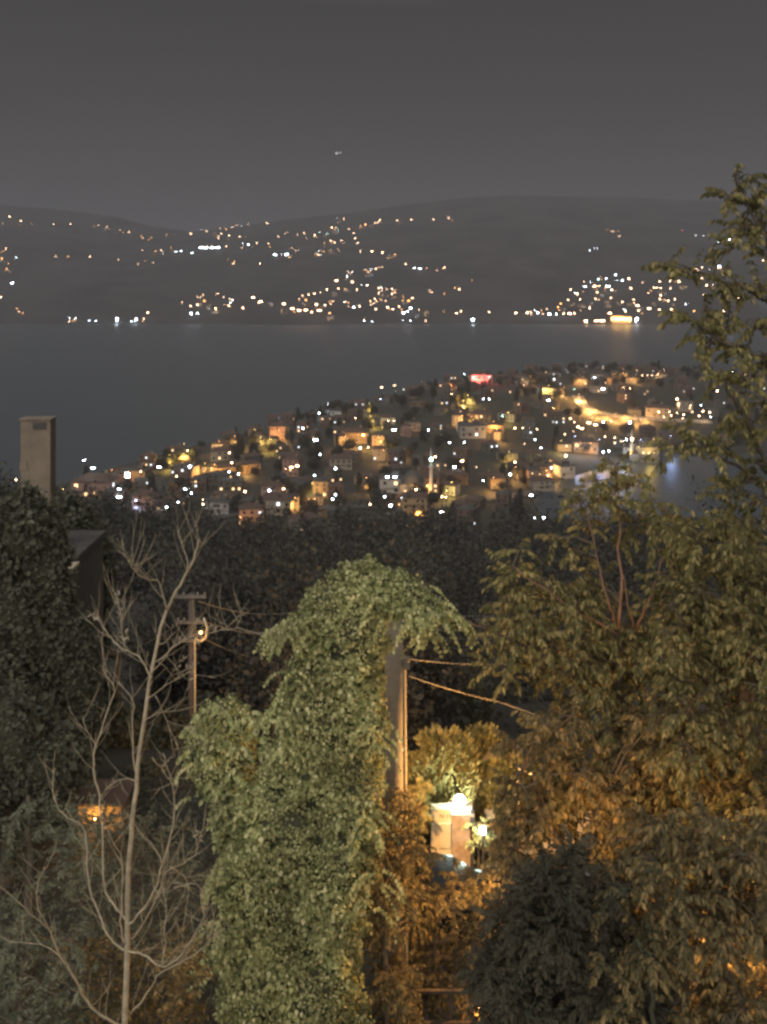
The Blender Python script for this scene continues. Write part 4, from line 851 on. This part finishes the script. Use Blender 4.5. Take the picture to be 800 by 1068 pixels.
for b_ in IVY[2:8]+IVY[11:12]+[(290, 740, 8, 10), (300, 770, 6, 10), (392, 760, 6, 20), (236, 900, 8, 20), (232, 960, 8, 20), (385, 850, 8, 20), (388, 920, 8, 30), (300, 660, 10, 5), (465, 640, 8, 6), (225, 1000, 5, 20)]:
    for _ in range(14): st.append((W(b_[0]+rr.uniform(-1, 1)*b_[2], b_[1]+rr.uniform(-.5, 1)*b_[3], 15.3+rr.uniform(-.3, .2)), (rr.uniform(-1, 1), -.3, .3)))
tw = MB(); S = shoots(st, rr, rg, .55, 2.0, .07, tw, .004, 9, .9, .75)
child_obj('foliage', leaves_mesh('foliage', *S, LEAF['ivy']), cr_)
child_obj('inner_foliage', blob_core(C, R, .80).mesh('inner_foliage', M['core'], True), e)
tk = MB(); tk.tube([W(345, 1110, 15.8), W(342, 900, 15.8), W(352, 740, 15.7), (W(372, 630, 15.6))], [.22, .19, .14, .06], 10); tk.tube([W(350, 740, 15.7), W(320, 680, 15.6), W(300, 655, 15.5)], [.08, .05, .02], 7); child_obj('trunk', tk.mesh('trunk', M['bark'], True), e)
# its lower companion at left
IV2 = [(236, 760, 34, 31), (222, 790, 28, 40), (243, 806, 26, 46), (243, 850, 24, 44), (256, 885, 26, 50), (205, 785, 14, 28)]
(Pv, A, Nn, L, Wd), C, R = blob_leaves(IV2, 16.6, 1900, .063, rg, rag=.2, jit=.16, shrink=.88)
e = empty('creeper_covered_shrub', (W(240, 900, 16.6).x, 16.6, hgt(-2.6, 16.6)), 0, 'rounded lower creeper hump left of the tall green mass', 'shrub')
cr_ = child_obj('creeper', leaves_mesh('creeper', Pv, A, Nn, L, Wd, LEAF['ivy'], .15), e)
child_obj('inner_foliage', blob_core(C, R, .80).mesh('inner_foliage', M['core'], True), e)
st = [(W(rr.uniform(192, 285), rr.uniform(735, 840), 16.0), (rr.uniform(-1, 1), -.4, .3)) for _ in range(50)]
S = shoots(st, rr, rg, .36, 1.5, .09, tw, .004, 7, .9, .75); child_obj('foliage', leaves_mesh('foliage', *S, LEAF['ivy']), cr_)
tk = MB(); tk.tube([W(250, 1100, 16.6), W(248, 900, 16.6), W(238, 780, 16.6)], [.14, .11, .05], 8); child_obj('trunk', tk.mesh('trunk', M['bark'], True), e)

# bare young tree, lower left: its branches follow the photograph's
BY = 9.0
BR = [ # (radius at start in px, radius at end, y offset start, y offset end, points)
 (4.6, 1.2, 0, .1, [(130,1110),(131,1068),(132,1000),(134,960),(134,920),(136,880),(139,850),(143,810),(147,775),(154,725),(161,685),(171,641),(180,622),(192,604),(200,588),(206,573),(208,562)]),
 (1.3, .6, .05, .1, [(192,604),(197,590),(194,577),(187,561),(185,553)]), (.9, .4, .1, .1, [(206,573),(211,569),(208,563)]),
 (1.6, .8, .05, -.3, [(175,637),(170,618),(166,604),(159,604),(152,604),(146,600),(141,596),(137,590),(135,585),(128,579),(123,574)]), (.7, .3, -.3, -.3, [(137,589),(143,590),(147,586)]),
 (1.7, .9, .0, .3, [(158,708),(154,698),(148,688),(141,682),(132,679),(124,674),(118,668),(112,660),(106,653),(100,641)]),
 (1.2, .6, .3, .4, [(132,679),(129,668),(127,655),(125,640),(124,627),(120,618)]), (.8, .4, .4, .5, [(126,650),(131,640),(128,628),(127,622)]),
 (1.4, .5, 0, -.4, [(162,690),(172,683),(182,674),(192,668),(200,664),(209,661),(220,659),(234,657),(246,655)]), (.7, .3, -.3, -.4, [(234,657),(229,648),(224,640)]), (.7, .3, -.3, -.3, [(246,655),(252,645),(253,634)]), (.8, .3, -.4, -.5, [(246,655),(262,658),(279,664)]),
 (2.2, .8, .1, .3, [(106,856),(105,840),(103,826),(98,808),(97,793),(101,778),(105,762),(111,746),(116,732),(121,716),(114,708),(108,702),(109,688),(106,668)]),
 (1.0, .5, .2, .3, [(101,778),(95,768),(88,758),(86,748)]), (1.6, .6, .1, .2, [(143,812),(140,796),(138,770),(138,745),(141,732),(132,722),(124,712)]),
 (2.8, .9, 0, -.5, [(130,1072),(118,1066),(98,1053),(88,1040),(81,1026),(72,1010),(64,999),(57,983),(51,969),(43,955),(39,942),(38,925),(42,914),(47,905)]), (1.3, .5, -.3, -.6, [(51,969),(36,957),(22,944),(8,931),(-6,920)]), (1.0, .4, -.3, -.2, [(64,999),(50,985),(30,984),(8,983)]),
 (2.2, .7, 0, .4, [(133,992),(121,986),(113,976),(108,965),(100,947),(94,928),(91,910),(90,894),(90,875),(89,864),(79,856),(67,851),(59,840),(56,830),(55,815),(57,800)]),
 (2.2, 1.6, 0, .3, [(134,962),(128,955),(119,945),(111,935),(108,918),(107,901),(107,870),(106,850)]),
 (2.0, .7, 0, -.2, [(131,985),(126,975),(126,955),(127,935),(128,910),(128,894),(121,884),(115,874),(110,862)]),
 (2.0, .7, 0, .3, [(134,965),(148,950),(159,935),(165,918),(169,901),(175,884),(179,867),(182,850),(182,834),(179,815),(175,800),(170,785)]),
 (1.6, .6, .1, .5, [(136,980),(145,970),(152,959),(160,945),(168,928),(170,912),(178,905),(189,901),(198,896),(206,889),(206,878),(203,870)]),
 (2.0, .6, 0, -.4, [(132,992),(142,993),(152,996),(161,1004),(169,1009),(178,1005),(186,999),(193,990),(197,982),(206,971),(211,959),(214,946),(213,935),(208,926),(202,921),(192,923),(182,925)]),
 (1.8, .6, 0, -.3, [(137,1058),(150,1040),(160,1025),(165,1016),(182,1007),(199,999),(210,990),(220,982),(225,972)]), (1.2, .5, -.2, 0, [(169,1009),(172,990),(172,970),(174,952),(172,935),(169,925)]),
 (1.2, .4, .1, .3, [(178,905),(188,910),(196,918),(196,940),(192,960),(190,985)]), (1.2, .5, .1, .4, [(169,901),(160,880),(150,872),(142,862)]), (1.1, .4, 0, .2, [(150,752),(160,745),(172,741),(186,742)]),
 (1.1, .4, 0, .2, [(154,730),(165,720),(178,712),(192,704),(200,700)]), (1.1, .4, 0, .3, [(162,726),(172,745),(178,765),(182,790)]), (.9, .4, 0, .2, [(166,690),(176,700),(184,710)]),
 (1.2, .5, 0, -.2, [(164,672),(178,668),(180,650)]), (1.1, .5, 0, .2, [(159,700),(170,690),(181,676),(184,668)]), (1.0, .4, 0, .2, [(143,815),(128,811),(118,818),(107,826)]), (1.0, .4, 0, .1, [(158,790),(172,806),(182,820)]),
]
e = empty('bare_sapling', (W(130, 1068, BY).x, BY, hgt(-2.4, BY)), 0, 'leafless young tree with thin curving pale branches in the foreground', 'tree')
rr = random.Random(12); tips = []
px2 = BY/F
def branch_mesh(r0, r1, y0, y1, pts, name, parent, mat, back=True):
    P = []; n = len(pts)
    if back: # smooth the polyline a little
        q = [pts[0]]
        for a, b_ in zip(pts[:-1], pts[1:]): q += [(a[0]*.25+b_[0]*.75, a[1]*.25+b_[1]*.75)] if b_ != pts[-1] else [b_]
        q2 = [pts[0]]
        for a, b_ in zip(pts[:-1], pts[1:]): q2 += [(a[0]*.67+b_[0]*.33, a[1]*.67+b_[1]*.33), (a[0]*.33+b_[0]*.67, a[1]*.33+b_[1]*.67)]
        pts = q2+[pts[-1]]; n = len(pts)
    for k, (a, b_) in enumerate(pts):
        t_ = k/(n-1); P.append(W(a+rr.uniform(-.9, .9), b_+rr.uniform(-.9, .9), BY+y0+(y1-y0)*t_))
    rad = [(r0+(r1-r0)*(k/(n-1))**.8)*(.80 if r0 > 4 else .56)*px2 for k in range(n)]
    mb = MB(); mb.tube(P, rad, 7); return child_obj(name, mb.mesh(name, mat, True), parent), P, rad
for i_, (r0, r1, y0, y1, pts) in enumerate(BR):
    o, P, rad = branch_mesh(r0, r1, y0, y1, pts, 'trunk' if i_ == 0 else 'branch', e, M['pale_bark'])
    tw = MB()
    for k in range(2, len(P)-1):
        if (i_ == 0 and k < 12) or rr.random() > (.85 if i_ else .6): continue
        d = (P[k+1]-P[k]).normalized(); s = Vector((rr.uniform(-1, 1), rr.uniform(-.6, .6), rr.uniform(-.2, .7))).normalized()
        L = strand(P[k], rr.uniform(.10, .50), d*.8+s, -.9, 6, rr); tw.tube(L, [.0030*(1-.7*j/6) for j in range(7)], 4, False)
        if rr.random() < .6: L2 = strand(L[3], rr.uniform(.06, .22), s+d, -.5, 3, rr); tw.tube(L2, [.003*(1-.6*j/3) for j in range(4)], 4, False)
    if tw.v: child_obj('twig', tw.mesh('twig', M['pale_bark'], True), o)
# withered tufts left on some tips
ps = [W(x_, y_, BY+.1) for x_, y_ in ((124,622),(126,634),(100,641),(207,666),(212,660),(136,586),(130,660),(205,872),(222,975),(200,700),(225,658),(188,690),(172,800)) for _ in range(7)]
ps = np.array([tuple(p_) for p_ in ps])+rg.normal(size=(len(ps), 3))*.025; n = len(ps)
child_obj('leaves', leaves_mesh('leaves', ps, rg.normal(size=(n, 3)), rg.normal(size=(n, 3)), np.full(n, .05), np.full(n, .018), M['pale_bark']), e)

# tree made of limbs and clumps of drooping shoots
def leafy(name, label, catg, trunk, limbs, clumps, leafm, barkm, seed, length, leaf, Yt, drop=1.4, pairs=9, hang=.7, wid=.38, per=1.0, vis_limb=None, out=.6, group=None, join=True):
    """trunk/limbs: (radius m start, end, [(px,py,Y)...]); clumps: (px,py,Y,r px,count)"""
    rr = random.Random(seed); rg = np.random.default_rng(seed)
    x0 = W(*trunk[2][0]); e = empty(name, (x0.x, x0.y, hgt(x0.x, x0.y)), 0, label, catg, group)
    def bend(r0, r1, pts):
        P = [W(*p) for p in pts]; Q = []
        for a, b_ in zip(P[:-1], P[1:]):
            for k in range(4): Q.append(a.lerp(b_, k/4)+Vector((rr.gauss(0, .012), rr.gauss(0, .02), rr.gauss(0, .012))))
        Q.append(P[-1]); return Q, [r0+(r1-r0)*k/(len(Q)-1) for k in range(len(Q))]
    P, rad = bend(*trunk); mb = MB(); mb.tube(P, rad, 9); nodes = list(P)
    tr_ = child_obj('trunk', mb.mesh('trunk', barkm, True), e)
    for lb in limbs:
        P, rad = bend(*lb); nodes += P[2:]; mb = MB(); mb.tube(P, rad, 7); child_obj('limb', mb.mesh('limb', vis_limb or barkm, True), e)
    starts = []; tw = MB()
    for px, py, Y, r_, cnt in clumps:
        c = W(px, py, Y); nd = min(nodes, key=lambda q: (q-c).length+max(0, q.z-c.z)*1.2); R_ = r_/F*Y
        if join and (nd-c).length > R_*.4:
            m_ = nd.lerp(c, .5)+Vector((0, 0, .1*(nd-c).length)); tw.tube([nd, nd.lerp(m_, .5), m_, m_.lerp(c, .6), c], [.013, .011, .009, .007, .005], 5, False)
        for _ in range(int(cnt*per)):
            u = Vector((rr.gauss(0, 1), rr.gauss(0, 1), rr.gauss(0, 1))).normalized(); q = c+u*R_*rr.random()**.5*.75
            d = u*out+Vector((0, 0, .45)); starts.append((q-d*.1, d)); tw.tube([c, c.lerp(q, .6)+Vector((0, 0, .02)), q], [.006, .005, .003], 3, False)
    S = shoots(starts, rr, rg, length, drop, leaf, tw, .004, pairs, hang, wid)
    cw = child_obj('crown', leaves_mesh('crown', *S, leafm), e); child_obj('twig', tw.mesh('twig', barkm), cw)
    return e

def scatter(rr, x0, x1, y0, y1, Y0, Y1, r0, r1, n, cnt, ok=None):
    L = []
    while len(L) < n:
        x_ = rr.uniform(x0, x1); y_ = rr.uniform(y0, y1)
        if ok and not ok(x_, y_): continue
        L.append((x_, y_, rr.uniform(Y0, Y1), rr.uniform(r0, r1), cnt))
    return L
rr = random.Random(33)
# tall tree at the right edge
leafy('broadleaf_tree', 'tall leafy tree leaning in from the right edge against the water', 'tree',
  (.16, .05, [(905, 1150, 9.4), (880, 800, 9.4), (850, 560, 9.3), (830, 380, 9.2), (812, 260, 9.1)]),
  [(.030, .010, [(850, 560, 9.3), (800, 480, 9.0), (770, 425, 8.8), (752, 385, 8.7)]), (.022, .007, [(830, 520, 9.3), (780, 492, 9.1), (735, 470, 9.0), (690, 462, 9.0)]),
   (.022, .008, [(830, 380, 9.2), (790, 372, 9.0), (745, 352, 8.9), (712, 325, 8.8)]), (.022, .008, [(812, 270, 9.1), (795, 240, 9.0), (775, 200, 9.0), (765, 180, 9.0)]), (.02, .007, [(822, 330, 9.2), (780, 300, 9.0), (730, 285, 8.9), (695, 270, 8.8)])],
  [(772, 186, 9.0, 16, 7), (760, 205, 9.0, 18, 7), (786, 205, 9.0, 22, 10), (796, 232, 9.1, 20, 9), (778, 238, 9.0, 18, 7), (765, 255, 9.0, 14, 4), (800, 262, 9.1, 18, 7),
   (700, 275, 8.8, 12, 4), (722, 284, 8.9, 16, 6), (745, 290, 8.9, 18, 6), (768, 296, 9.0, 16, 6), (792, 300, 9.0, 18, 7), (735, 322, 8.9, 18, 6), (718, 330, 8.8, 14, 5), (760, 330, 9, 20, 7), (790, 335, 9, 20, 8),
   (742, 355, 8.9, 18, 6), (775, 362, 9.0, 20, 7), (798, 370, 9.0, 20, 8), (730, 345, 8.9, 12, 4), (755, 392, 8.7, 16, 5), (778, 398, 8.8, 20, 7), (798, 415, 9, 20, 8), (765, 425, 8.8, 14, 4), (785, 440, 8.9, 20, 7),
   (700, 462, 9.0, 16, 5), (716, 456, 9.0, 16, 6), (738, 462, 9.0, 16, 6), (690, 478, 9.0, 9, 3), (760, 470, 9.0, 16, 5), (790, 480, 9.1, 24, 10), (775, 505, 9.2, 20, 7), (797, 520, 9.2, 24, 10), (760, 520, 9.1, 14, 4), (780, 545, 9.2, 20, 8)],
  LEAF['right'], M['bark'], 71, .30, .072, 9, per=1.25, pairs=8, wid=.46)
# middle tree with the fanned crown
ok2 = lambda x_, y_: y_ > 500 and abs(x_-640) < 60+(y_-500)*.75
leafy('broadleaf_tree', 'middle tree with fanned crown and thin reddish limbs before the bay', 'tree',
  (.12, .05, [(648, 1080, 12.6), (646, 900, 12.6), (645, 760, 12.6), (645, 655, 12.5)]),
  [(.024, .008, [(645, 655, 12.2), (648, 600, 12.1), (646, 545, 12.2), (641, 480, 12.3)]), (.018, .006, [(645, 655, 12.2), (634, 625, 12.0), (622, 580, 12.1), (612, 530, 12.2)]), (.015, .006, [(662, 655, 12.2), (655, 632, 12.0), (650, 600, 12.0)]),
   (.018, .006, [(664, 657, 12.2), (676, 628, 12.0), (690, 590, 12.1), (702, 545, 12.2)]), (.016, .006, [(645, 660, 12.2), (606, 640, 12.1), (560, 610, 12.1), (535, 590, 12.2)]), (.016, .006, [(640, 700, 12.4), (580, 680, 12.3), (520, 660, 12.4), (488, 647, 12.5)])],
  [(641, 487, 12.3, 14, 5), (622, 500, 12.3, 20, 8), (658, 505, 12.3, 20, 8), (640, 520, 12.3, 24, 10), (605, 522, 12.3, 18, 7), (680, 520, 12.3, 14, 4), (612, 548, 12.3, 22, 8), (640, 555, 12.4, 24, 8), (665, 545, 12.3, 20, 8), (695, 535, 12.3, 14, 5), (705, 555, 12.3, 18, 7), (720, 570, 12.3, 16, 5),
   (690, 575, 12.4, 20, 6), (600, 575, 12.3, 20, 6), (580, 560, 12.3, 12, 3), (545, 570, 12.3, 12, 4), (535, 595, 12.3, 14, 5), (560, 605, 12.3, 18, 6), (585, 612, 12.4, 18, 6), (610, 605, 12.6, 22, 6), (528, 625, 12.3, 14, 5), (550, 640, 12.3, 18, 6), (505, 655, 12.4, 10, 4), (522, 668, 12.4, 16, 6), (515, 695, 12.4, 16, 6), (535, 700, 12.4, 18, 7), (555, 675, 12.4, 18, 6), (740, 590, 12.4, 18, 6)]
  + scatter(rr, 525, 740, 600, 860, 12.0, 13.6, 20, 30, 100, 9, ok2),
  LEAF['right'], M['bark'], 72, .34, .092, 12, per=1.3, pairs=8, wid=.42, vis_limb=M['red_bark'])
# the dense tree right of it
leafy('broadleaf_tree', 'dense leafy tree filling the right edge below the tall one', 'tree',
  (.15, .05, [(790, 1120, 11.5), (785, 900, 11.5), (775, 700, 11.5), (760, 590, 11.4)]),
  [(.03, .01, [(778, 760, 11.4), (740, 700, 11.3), (705, 640, 11.3)]), (.03, .01, [(778, 760, 11.4), (800, 660, 11.3), (815, 560, 11.3)])],
  scatter(rr, 685, 815, 545, 900, 10.6, 12.2, 20, 30, 105, 10), LEAF['right'], M['bark'], 73, .32, .085, 11, per=1.4, pairs=8, wid=.42)
# lower foliage, amber lit
leafy('leafy_shrub', 'dense amber lit shrub below the middle tree', 'shrub', (.07, .03, [(610, 1080, 11.6), (612, 960, 11.6), (620, 850, 11.5)]), [(.03, .01, [(612, 930, 11.5), (570, 860, 11.4), (540, 810, 11.5)])],
  scatter(rr, 530, 740, 745, 930, 10.9, 12.6, 18, 28, 95, 10), LEAF['dry'], M['bark'], 74, .30, .085, 11, pairs=7, wid=.45)
leafy('leafy_shrub', 'brownish shrub filling the lower right corner', 'shrub', (.07, .03, [(760, 1100, 9.0), (750, 1000, 9.0), (740, 900, 9.0)]), [(.03, .01, [(750, 1000, 9.0), (690, 950, 8.9), (650, 920, 8.9)])],
  scatter(rr, 640, 815, 850, 1085, 8.2, 9.6, 20, 30, 105, 11), LEAF['dry'], M['bark'], 75, .26, .075, 9, pairs=7, wid=.45)
leafy('leafy_shrub', 'dark smooth shrub in the shade at bottom, right of centre', 'shrub', (.05, .02, [(575, 1100, 8.5), (575, 1030, 8.5), (570, 980, 8.5)]), [],
  scatter(rr, 505, 700, 870, 1085, 8.0, 9.0, 18, 28, 120, 12, lambda x_, y_: ((x_-585)/70)**2+((y_-1010)/120)**2 < 1+.35*math.sin(x_*.09)*math.sin(y_*.07) or y_ > 1000 and 515 < x_ < 690), LEAF['shade'], M['core'], 76, .22, .055, 8, drop=.9, per=1.7, pairs=8, hang=.35, wid=.55)
leafy('leafy_shrub', 'loose brown sprays in front of the dark shrub', 'shrub', (.03, .01, [(690, 1110, 7.8), (680, 1040, 7.8), (665, 980, 7.8)]), [],
  scatter(rr, 622, 720, 905, 1085, 7.6, 8.1, 12, 20, 34, 5), LEAF['dry'], M['core'], 86, .24, .06, 7, pairs=8, wid=.5, join=False)
# shrubs between the creeper and the dark shrub, below the car
leafy('leafy_shrub', 'thin brown shrub in front of the car', 'shrub', (.05, .02, [(450, 1090, 17.5), (452, 1000, 17.5), (455, 930, 17.5)]), [],
  scatter(rr, 395, 525, 915, 1050, 16.9, 18.8, 14, 22, 75, 9, lambda x_, y_: y_ > 912+abs(x_-470)*.15), LEAF['dry'], M['bark'], 77, .32, .095, 17, pairs=7, wid=.5)
leafy('leafy_shrub', 'dark shrub at the foot of the stout pole', 'shrub', (.05, .02, [(405, 1090, 16), (402, 980, 16), (404, 900, 16)]), [],
  scatter(rr, 388, 432, 838, 1080, 15.6, 16.6, 12, 18, 70, 8), LEAF['dry'], M['bark'], 78, .28, .08, 16, pairs=7, wid=.5)
leafy('leafy_shrub', 'amber speckled creeper over the wall left of the cabinet', 'shrub', (.05, .02, [(432, 920, 26.8), (432, 880, 26.8), (436, 850, 26.8)]), [],
  scatter(rr, 404, 440, 815, 905, 25.9, 26.7, 9, 13, 60, 7), LEAF['conifer'], M['bark'], 79, .32, .10, 26, pairs=6, wid=.6)
leafy('leafy_shrub', 'small bright green shrub round the garden lamp', 'shrub', (.03, .02, [(500, 910, 26.9), (500, 880, 26.9), (498, 860, 26.9)]), [],
  scatter(rr, 490, 512, 842, 882, 26.7, 27.2, 6, 9, 12, 4), LEAF['ivy'], M['bark'], 80, .26, .10, 26, pairs=6, wid=.6)

# feathery thuja glowing amber behind the gate
def conifer(name, label, px, py_top, py_bot, half, Y, n, leafm, seed, size, group=None, lean=.55):
    rg = np.random.default_rng(seed); top = W(px, py_top, Y); bot = W(px, py_bot, Y); g = hgt(top.x, Y)
    e = empty(name, (top.x, Y, g), 0, label, 'tree', group); H = top.z-bot.z; hw = half/F*Y
    t_ = rg.uniform(0, 1, n)**.8; ang = rg.uniform(0, 2*np.pi, n); prof = np.clip(np.sin(np.pi*np.clip(t_*.88+.12, 0, 1))**.7, 0, 1)*(1+.25*np.sin(ang*3+t_*14)+.15*np.sin(ang*7+t_*30)); rad = hw*prof*np.sqrt(rg.uniform(.35, 1.1, n))
    P = np.stack([top.x+rad*np.cos(ang), Y+rad*np.sin(ang), top.z-H*t_*1.0], 1)
    A = np.stack([np.cos(ang)*lean, np.sin(ang)*lean, np.full(n, .75)], 1)+rg.normal(size=(n, 3))*.22; Nn = np.stack([np.cos(ang), np.sin(ang), np.full(n, .3)], 1)+rg.normal(size=(n, 3))*.4
    L = rg.uniform(.6, 1.4, n)*size; child_obj('crown', leaves_mesh('crown', P, A, Nn, L, L*.28, leafm), e)
    mb = MB(); mb.tube([(top.x, Y, g-.3), (top.x, Y, (g+top.z)/2), (top.x, Y, top.z-.1)], [.09, .07, .02], 7); child_obj('trunk', mb.mesh('trunk', M['bark']), e)
leafy('leafy_shrub', 'brown shrub covering the left half of the car roof', 'shrub', (.04, .02, [(425, 960, 22), (424, 930, 22), (426, 905, 22)]), [],
  scatter(rr, 400, 450, 880, 930, 21.6, 22.4, 8, 13, 34, 7), LEAF['dry'], M['bark'], 85, .3, .10, 22, pairs=6, wid=.5)
conifer('thuja', 'feathery bush glowing amber behind the gate, tallest peak', 462, 768, 905, 36, 28.6, 12000, LEAF['conifer'], 91, .17)
conifer('thuja', 'feathery bush glowing amber left of the gate lamp', 435, 792, 915, 26, 28.9, 8000, LEAF['conifer'], 92, .17)
conifer('thuja', 'feathery amber spire right of the gate lamp', 505, 762, 880, 22, 29.3, 8000, LEAF['conifer'], 93, .17)
conifer('thuja', 'amber tipped thuja at the far right of the gate group', 530, 790, 900, 26, 28.4, 8000, LEAF['conifer'], 94, .16)
conifer('cypress', 'dim narrow cypress behind the gate bushes, left of two', 490, 694, 850, 9, 40, 1500, LEAF['dim'], 95, .34)
conifer('cypress', 'dim narrow cypress behind the gate bushes, right of two', 503, 720, 850, 8, 41, 1300, LEAF['dim'], 96, .34)
conifer('conifer', 'dim broad conifer behind the wires, right of the stout pole', 455, 700, 850, 30, 46, 3000, LEAF['far'], 97, .5)

# dim trees at the left
def big_tree(name, label, blobs, Y, dens, size, leafm, seed, trunkpx, core=.8):
    rg = np.random.default_rng(seed); (Pv, A, Nn, L, Wd), C, R = blob_leaves(blobs, Y, dens, size, rg, droop=.3, rag=.16, jit=.2)
    x0 = W(trunkpx, 900, Y); g = hgt(x0.x, Y); e = empty(name, (x0.x, Y, g), 0, label, 'tree')
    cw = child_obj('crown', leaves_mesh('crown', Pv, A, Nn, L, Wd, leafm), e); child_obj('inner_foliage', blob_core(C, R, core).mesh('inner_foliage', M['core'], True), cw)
    c0 = C[0]; mb = MB(); mb.tube([(x0.x, Y, g-.4), (x0.x+.1, Y, (g+c0[2])/2), tuple(c0)], [.2, .15, .06], 8); child_obj('trunk', mb.mesh('trunk', M['bark']), e)
big_tree('broadleaf_tree', 'big dim tree hiding the lower part of the chimney house', [(20, 556, 46, 44), (-30, 570, 60, 70), (46, 600, 28, 50), (10, 650, 60, 70), (-10, 740, 60, 80), (60, 670, 36, 50), (60, 760, 45, 60), (75, 720, 30, 60)], 30, 260, .15, LEAF['dark'], 101, 5)
big_tree('broadleaf_tree', 'dark tree lower down at the left edge', [(10, 780, 50, 60), (-30, 820, 50, 60), (50, 800, 40, 40)], 26, 260, .14, LEAF['dark'], 102, 5)
big_tree('broadleaf_tree', 'dim tree behind the chimney house, its crown falling off to the right', [(60, 560, 44, 40), (85, 600, 30, 50), (90, 660, 24, 60), (92, 740, 24, 60)], 42, 160, .2, LEAF['dark'], 106, 80)
rr = random.Random(44)
leafy('conifer', 'dim feathery tree with layered boughs at the lower left', 'tree', (.12, .03, [(30, 1110, 13.5), (31, 960, 13.5), (30, 830, 13.5)]),
  [(.02, .008, [(31, 930, 13.5), (60, 905, 13.3), (95, 890, 13.2)]), (.02, .008, [(31, 900, 13.5), (10, 885, 13.3), (-10, 870, 13.3)])],
  [(30, 835, 13.5, 10, 6), (14, 850, 13.4, 14, 8), (48, 855, 13.4, 12, 7), (30, 875, 13.4, 18, 9), (5, 880, 13.4, 18, 9), (60, 880, 13.4, 14, 7), (72, 895, 13.3, 16, 8), (92, 890, 13.2, 14, 7), (50, 910, 13.4, 18, 8), (15, 915, 13.4, 20, 9), (-5, 950, 13.4, 22, 9), (30, 960, 13.4, 20, 6)],
  LEAF['dim'], M['bark'], 81, .30, .085, 13, drop=.5, pairs=8, hang=.2, wid=.3)
leafy('leafy_shrub', 'dim shrub in the bottom left corner', 'shrub', (.06, .02, [(20, 1110, 11), (22, 1060, 11), (24, 1000, 11)]), [],
  scatter(rr, -10, 90, 975, 1085, 10.5, 11.5, 16, 26, 30, 8), LEAF['dim'], M['bark'], 82, .26, .07, 11, drop=.8, pairs=7, hang=.3, wid=.4)
leafy('leafy_shrub', 'brownish undergrowth shrub behind the foot of the bare tree', 'shrub', (.06, .02, [(130, 1110, 12.5), (132, 1060, 12.5), (130, 1010, 12.5)]), [],
  scatter(rr, 75, 200, 985, 1085, 11.8, 13.0, 16, 26, 36, 8), LEAF['dry'], M['bark'], 83, .26, .07, 12, drop=.8, pairs=7, hang=.3, wid=.4)
leafy('leafy_shrub', 'brown twiggy shrub between the shed and the creeper hump', 'shrub', (.06, .02, [(130, 1010, 20), (128, 940, 20), (125, 890, 20)]), [],
  scatter(rr, 70, 200, 852, 980, 19, 21, 14, 22, 75, 8), LEAF['dim'], M['bark'], 84, .36, .09, 20, drop=.6, pairs=6, hang=.2, wid=.35)
# a lamp post and the odd shrub on the slope just under the gardens, to close the gap behind the shed
big_tree('broadleaf_tree', 'dark round tree behind the shed', [(150, 840, 40, 40), (110, 870, 40, 30), (180, 880, 34, 40)], 33, 110, .22, LEAF['dark'], 103, 150)
big_tree('broadleaf_tree', 'dark tree below the far utility pole', [(200, 770, 40, 36), (160, 780, 40, 34), (130, 770, 36, 30)], 38, 110, .24, LEAF['dark'], 104, 180)
big_tree('broadleaf_tree', 'dark tree right of the stout pole behind the cypresses', [(455, 740, 40, 34), (500, 760, 44, 40), (545, 750, 40, 50)], 50, 80, .3, LEAF['far'], 105, 480)

# keep every label within sixteen words
for o in bpy.data.objects:
    if o.get('label'):
        w = o['label'].split()
        for art in ('the', 'a', 'its'):
            while len(w) > 16 and art in w: w.remove(art)
        o['label'] = ' '.join(w)
        if len(w) > 16: print('LONG', o['label'])
